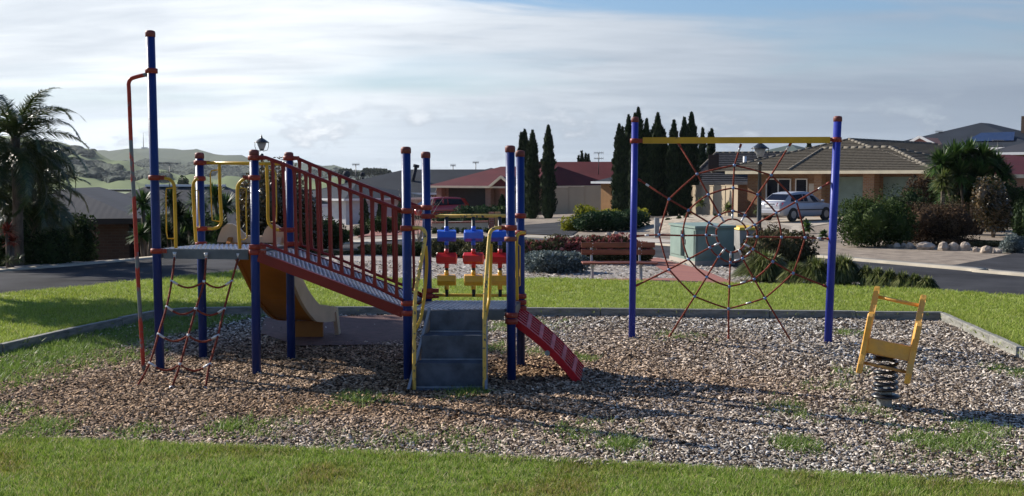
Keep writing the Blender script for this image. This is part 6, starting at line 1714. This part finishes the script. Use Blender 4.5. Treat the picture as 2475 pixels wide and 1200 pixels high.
# planting right of the cabinet
bush('shrub', 'olive brown shrub behind the web climber, right of the green cabinet', 1880, 24.6, 560, 82, M['shrub_olive'], 7500, .085, 'shrub', None, .7, 9, up=.6, seed=5, extra=(M['shrub_brown'], 900, .1))
bush('shrub', 'wispy twiggy plant in front of the street lamp', 1850, 26.5, 545, 30, M['shrub_brown'], 1100, .06, 'shrub', None, .7, 6, up=1.2, corf=.3)
def strappy(label, px, D, hw, top, n, m_='strap', group='strappy leaved clumps beside the back lawn'):
    x, y = Xp(px, D), D; H = Zp(top, D); w = hw / FOC * D; rng = np.random.default_rng(int(px))
    t = thing('strappy_plant', label, 'plant', (x, y, 0), 0, group)
    az = rng.random(n) * 2 * PI; r0 = w * .35 * rng.random(n); sp_ = rng.random(n) ** .7
    a = np.stack([x + r0 * np.cos(az), y + r0 * np.sin(az) * .8, np.full(n, .03)], 1)
    out = w * sp_; hh = H * np.interp(sp_, [0, .5, 1], [1.0, .95, .55]) * rng.uniform(.7, 1.12, n)
    d = np.stack([np.cos(az), np.sin(az) * .8, 0 * az], 1)
    mid = a + d * (out * .35)[:, None] + np.stack([0 * az, 0 * az, hh * .85], 1)
    tip = a + d * (out * .95)[:, None] + np.stack([0 * az, 0 * az, hh * np.interp(sp_, [0, .4, 1], [1.1, .85, .1])], 1)
    s = np.stack([-np.sin(az + rng.normal(0, .5, n)), np.cos(az), 0 * az], 1); ww = .011
    V = np.stack([a - s * ww, a + s * ww, mid + s * ww, mid - s * ww, tip - s * .002, tip + s * .002], 1).reshape(-1, 3)
    i = np.arange(n)[:, None] * 6; F = np.concatenate([i + np.array([[0, 1, 2, 3]]), i + np.array([[3, 2, 5, 4]])])
    np_obj('leaves', V, F, M[m_], t)['kind'] = 'stuff'
strappy('large strappy clump at the left, under the web ropes', 1850, 21.6, 75, 616, 2600)
strappy('strappy clump behind the middle of the web climber', 1925, 21.0, 45, 640, 1300)
strappy('large strappy clump left of the right web post', 1975, 20.9, 60, 632, 2000)
strappy('large dark strappy clump right of the right web post', 2038, 20.9, 62, 626, 2600)
for i, (px, D) in enumerate(((2095, 20.6), (2125, 20.35), (2155, 20.1), (2185, 19.95), (2215, 19.8), (2245, 19.6))):
    strappy(['first low strappy tuft right of the big clump at the right web post', 'second low strappy tuft of the roadside strip, counted from the big clump', 'third low strappy tuft of the roadside strip', 'fourth low strappy tuft of the roadside strip', 'low strappy tuft next to the right end of the roadside strip', 'last low strappy tuft at the right end of the roadside strip'][i], px, D, 30, 648 + i * 5, 1100, 'strap', 'low strappy tufts in a strip beside the right road')
for px, py, r in ((1950, 545, 26), (1990, 562, 18), (2012, 566, 14)):
    g = GT(px, py + 20); yucca('agave', {1950: 'largest agave rosette beside the driveway', 1990: 'middle agave rosette beside the driveway', 2012: 'smallest agave rosette next to the right web post'}[px], 'agave', px, g.y, [(px, py + 6, r, 0)], 'yucca', g.z, 70, .12, 'agaves beside the driveway', False)
for px, py, r in ((1695, 492, 20), (1760, 505, 22), (1835, 510, 20)):
    yucca('agave', {1695: 'leafy plant in front of the cream fence, left', 1760: 'agave clump on the mound in front of the cream fence', 1835: 'agave clump by the window of the tan brick house'}[px], 'plant', px, 57, [(px, py, r, 0)], 'strap', 0.1, 80, .12, None, False)
for i, px in enumerate((1615, 1640, 1658, 1690, 1703, 1732)):
    bush('small_shrub', ['small shrub at the left end of the gravel mound', 'second small shrub on the gravel mound', 'small shrub above the middle of the green cabinet', 'small shrub above the dark side of the green cabinet', 'small shrub beside the one above the cabinet corner', 'rightmost small shrub on the gravel mound'][i], px, 49, 527 - (i % 3) * 5, 7, M['shrub_dark'], 300, .08, 'shrub', 'small shrubs on the gravel mound', 1, 3, stem=False, base=.1)
# right garden
bush('shrub', 'broad dark green shrub in front of the garage doors at the right', 2118, 33.4, 478, 92, M['shrub_mid'], 11000, .085, 'shrub', None, .8, 10, up=.5, seed=1)
bush('shrub', 'dark green shrub behind the big green shrub', 2190, 37, 462, 60, M['shrub_dark'], 5000, .09, 'shrub', None, .8, 8, seed=6)
bush('shrub', 'brown feathery shrub above the pale boulders', 2262, 34.2, 500, 88, M['shrub_brown'], 10000, .07, 'shrub', None, .7, 10, up=.7, seed=2)
bush('shrub', 'grey green domed shrub behind the brown feathery one', 2296, 36.5, 487, 48, M['shrub_olive'], 4500, .07, 'shrub', None, .8, 5, seed=3)
bush('shrub', 'reddish brown shrub against the house wall behind the right bushes', 2225, 44, 425, 52, M['shrub_brown'], 4200, .11, 'shrub', None, .6, 7, seed=4)
yucca('cordyline_tree', 'large dark cordyline with many spiky heads in front of the far right houses', 'cordyline', 2345, 40, [(2275, 400, 56, -.3), (2305, 385, 54, 0), (2340, 378, 54, .4), (2378, 385, 52, .1), (2405, 405, 50, .5), (2425, 425, 42, .3), (2320, 425, 58, -.4), (2365, 430, 58, -.3), (2285, 440, 50, .5), (2420, 455, 40, .2), (2300, 470, 50, .2), (2350, 475, 54, .3), (2395, 470, 46, -.2), (2330, 505, 46, 0)], 'yucca', None, 330, .085)
bush('shrub', 'dark hedge mass below the cordyline heads', 2345, 43, 400, 88, M['shrub_dark'], 6000, .12, 'shrub', None, .7, 9, seed=8)
yucca('cordyline', 'pale spiky cordyline on a short stem left of the large one', 'cordyline', 2278, 37, [(2278, 436, 40, 0), (2282, 452, 36, .1)], 'strap', None, 130, .06)
bush('camellia', 'upright glossy camellia with pale flowers at the right', 2402, 38, 432, 45, M['photinia'], 5200, .10, 'shrub', None, .8, 7, lift=.14, seed=5)
bush('camellia', 'darker glossy tree right of the camellia', 2455, 38.5, 440, 38, M['shrub_dark'], 3600, .10, 'shrub', None, .8, 6, lift=.1, seed=6)
bush('shrub', 'dark round shrub at the right edge of the photograph', 2480, 33, 490, 26, M['shrub_dark'], 2200, .08, 'shrub', None, .8, 5, seed=7)
bush('shrub', 'silver green mounded shrub near the right driveway', 2450, 30, 568, 30, M['shrub_grey'], 2600, .06, 'shrub', None, .8, 5, seed=8)
bush('groundcover', 'low golden green groundcover between boulders and camellia', 2385, 33.2, 582, 62, M['shrub_olive'], 3200, .06, 'groundcover', None, .6, 7, flat=.5, seed=9)
bush('groundcover', 'low brownish groundcover at the foot of the right shrubs', 2320, 33.2, 578, 50, M['shrub_brown'], 2200, .06, 'groundcover', None, .5, 6, flat=.5, seed=10)
# distant gum tree group on the ridge behind the slate roof
def far_trees():
    for i, (px, top, hw, lb) in enumerate(((905, 409, 26, 'wide flat topped far trees on the ridge above the slate roof'), (930, 414, 14, 'low far trees right of the flat topped group'), (838, 411, 13, 'round far tree on the ridge left of the antenna'), (868, 418, 14, 'small far trees behind the antenna'))):
        D = 620; x = Xp(px, D); z0 = Zp(428, D); rng = np.random.default_rng(i + 50); w = hw / FOC * D; H = Zp(top, D) - z0
        t = thing('distant_trees', lb, 'trees', (x, D, z0))
        bl = [((x + (j - 2) * w * .42, D + rng.normal() * 3, z0 + H * (.62 + .1 * rng.random())), (w * .36, w * .5, H * .36), 1.0) for j in range(5)]
        np_obj('crown', *join_np(cloud(rng, bl, 900, 1.6, .7, .1, .5), core(rng, bl, .6)), M['gum'], t)
        b = B()
        for c, r, _ in bl: b.tube([(x, D, z0 - 3), tuple(c)], [.5, .25], 5)
        b.out('trunk', M['bark'], t)
far_trees()
bush('far_tree', 'round dark tree in the far field above the white ridge', 445, 300, 428, 18, M['shrub_dark'], 900, 1.0, 'tree', None, 1, 5)

def shade_tree():  # unseen tree, added; crown shaped to cast the shadow on the left lawn
    x, y, z = -13.8, 20.9, h(-13.8, 20.9); rng = np.random.default_rng(77)
    t = thing('added_shade_tree', 'dense round tree added out of view left of the palms to shade the lawn', 'tree', (x, y, z))
    c = (-13.45, 20.75, 6.5); bl = [(c, (1.7, 1.7, 1.7), 3.0)] + [((c[0] + .85 * math.cos(a), c[1] + .85 * math.sin(a), c[2] + .5 * math.sin(a * 2)), (.9, .9, .9), 1.0) for a in (0, 1.05, 2.1, 3.1, 4.2, 5.2)] + [((c[0] + 1.45, c[1] - 1.3, 6.3), (1.15, 1.15, 1.1), 1.6), ((c[0] - 2.0, c[1] + .9, 6.4), (1.2, 1.2, 1.15), 1.6)]
    np_obj('crown', *join_np(cloud(rng, bl, 9000, .22, .6, .1, .6), core(rng, bl, .8)), M['shrub_mid'], t)
    b = B(); b.tube([(x, y, z - .2), (x + .1, y, 2.4), (-13.5, 20.8, 5.5)], [.2, .16, .1], 8); b.tube([(x + .1, y, 3.2), (x + 1.7, y - 1.3, 6.0)], [.1, .05], 6); b.tube([(x + .1, y, 3.4), (x - 1.6, y + .8, 6.1)], [.1, .05], 6); b.out('trunk', M['bark'], t)
shade_tree()

# the air: faint even haze out to the hills
def haze():
    b = B(); b.box((100, 1170, 42), (5600, 2480, 140)); o = b.out('haze', M['tyre'])
    m = bpy.data.materials.new('haze'); m.use_nodes = True; nt = m.node_tree; nt.nodes.clear()
    v = nt.nodes.new('ShaderNodeVolumePrincipled'); v.inputs['Color'].default_value = (0.82, 0.88, 0.95, 1); v.inputs['Density'].default_value = 0.00007; v.inputs['Anisotropy'].default_value = 0.3
    out = nt.nodes.new('ShaderNodeOutputMaterial'); nt.links.new(v.outputs[0], out.inputs['Volume'])
    o.data.materials.clear(); o.data.materials.append(m); tag(o, 'thin pale haze in the air over the fields and hills', None, kind='stuff')
haze()
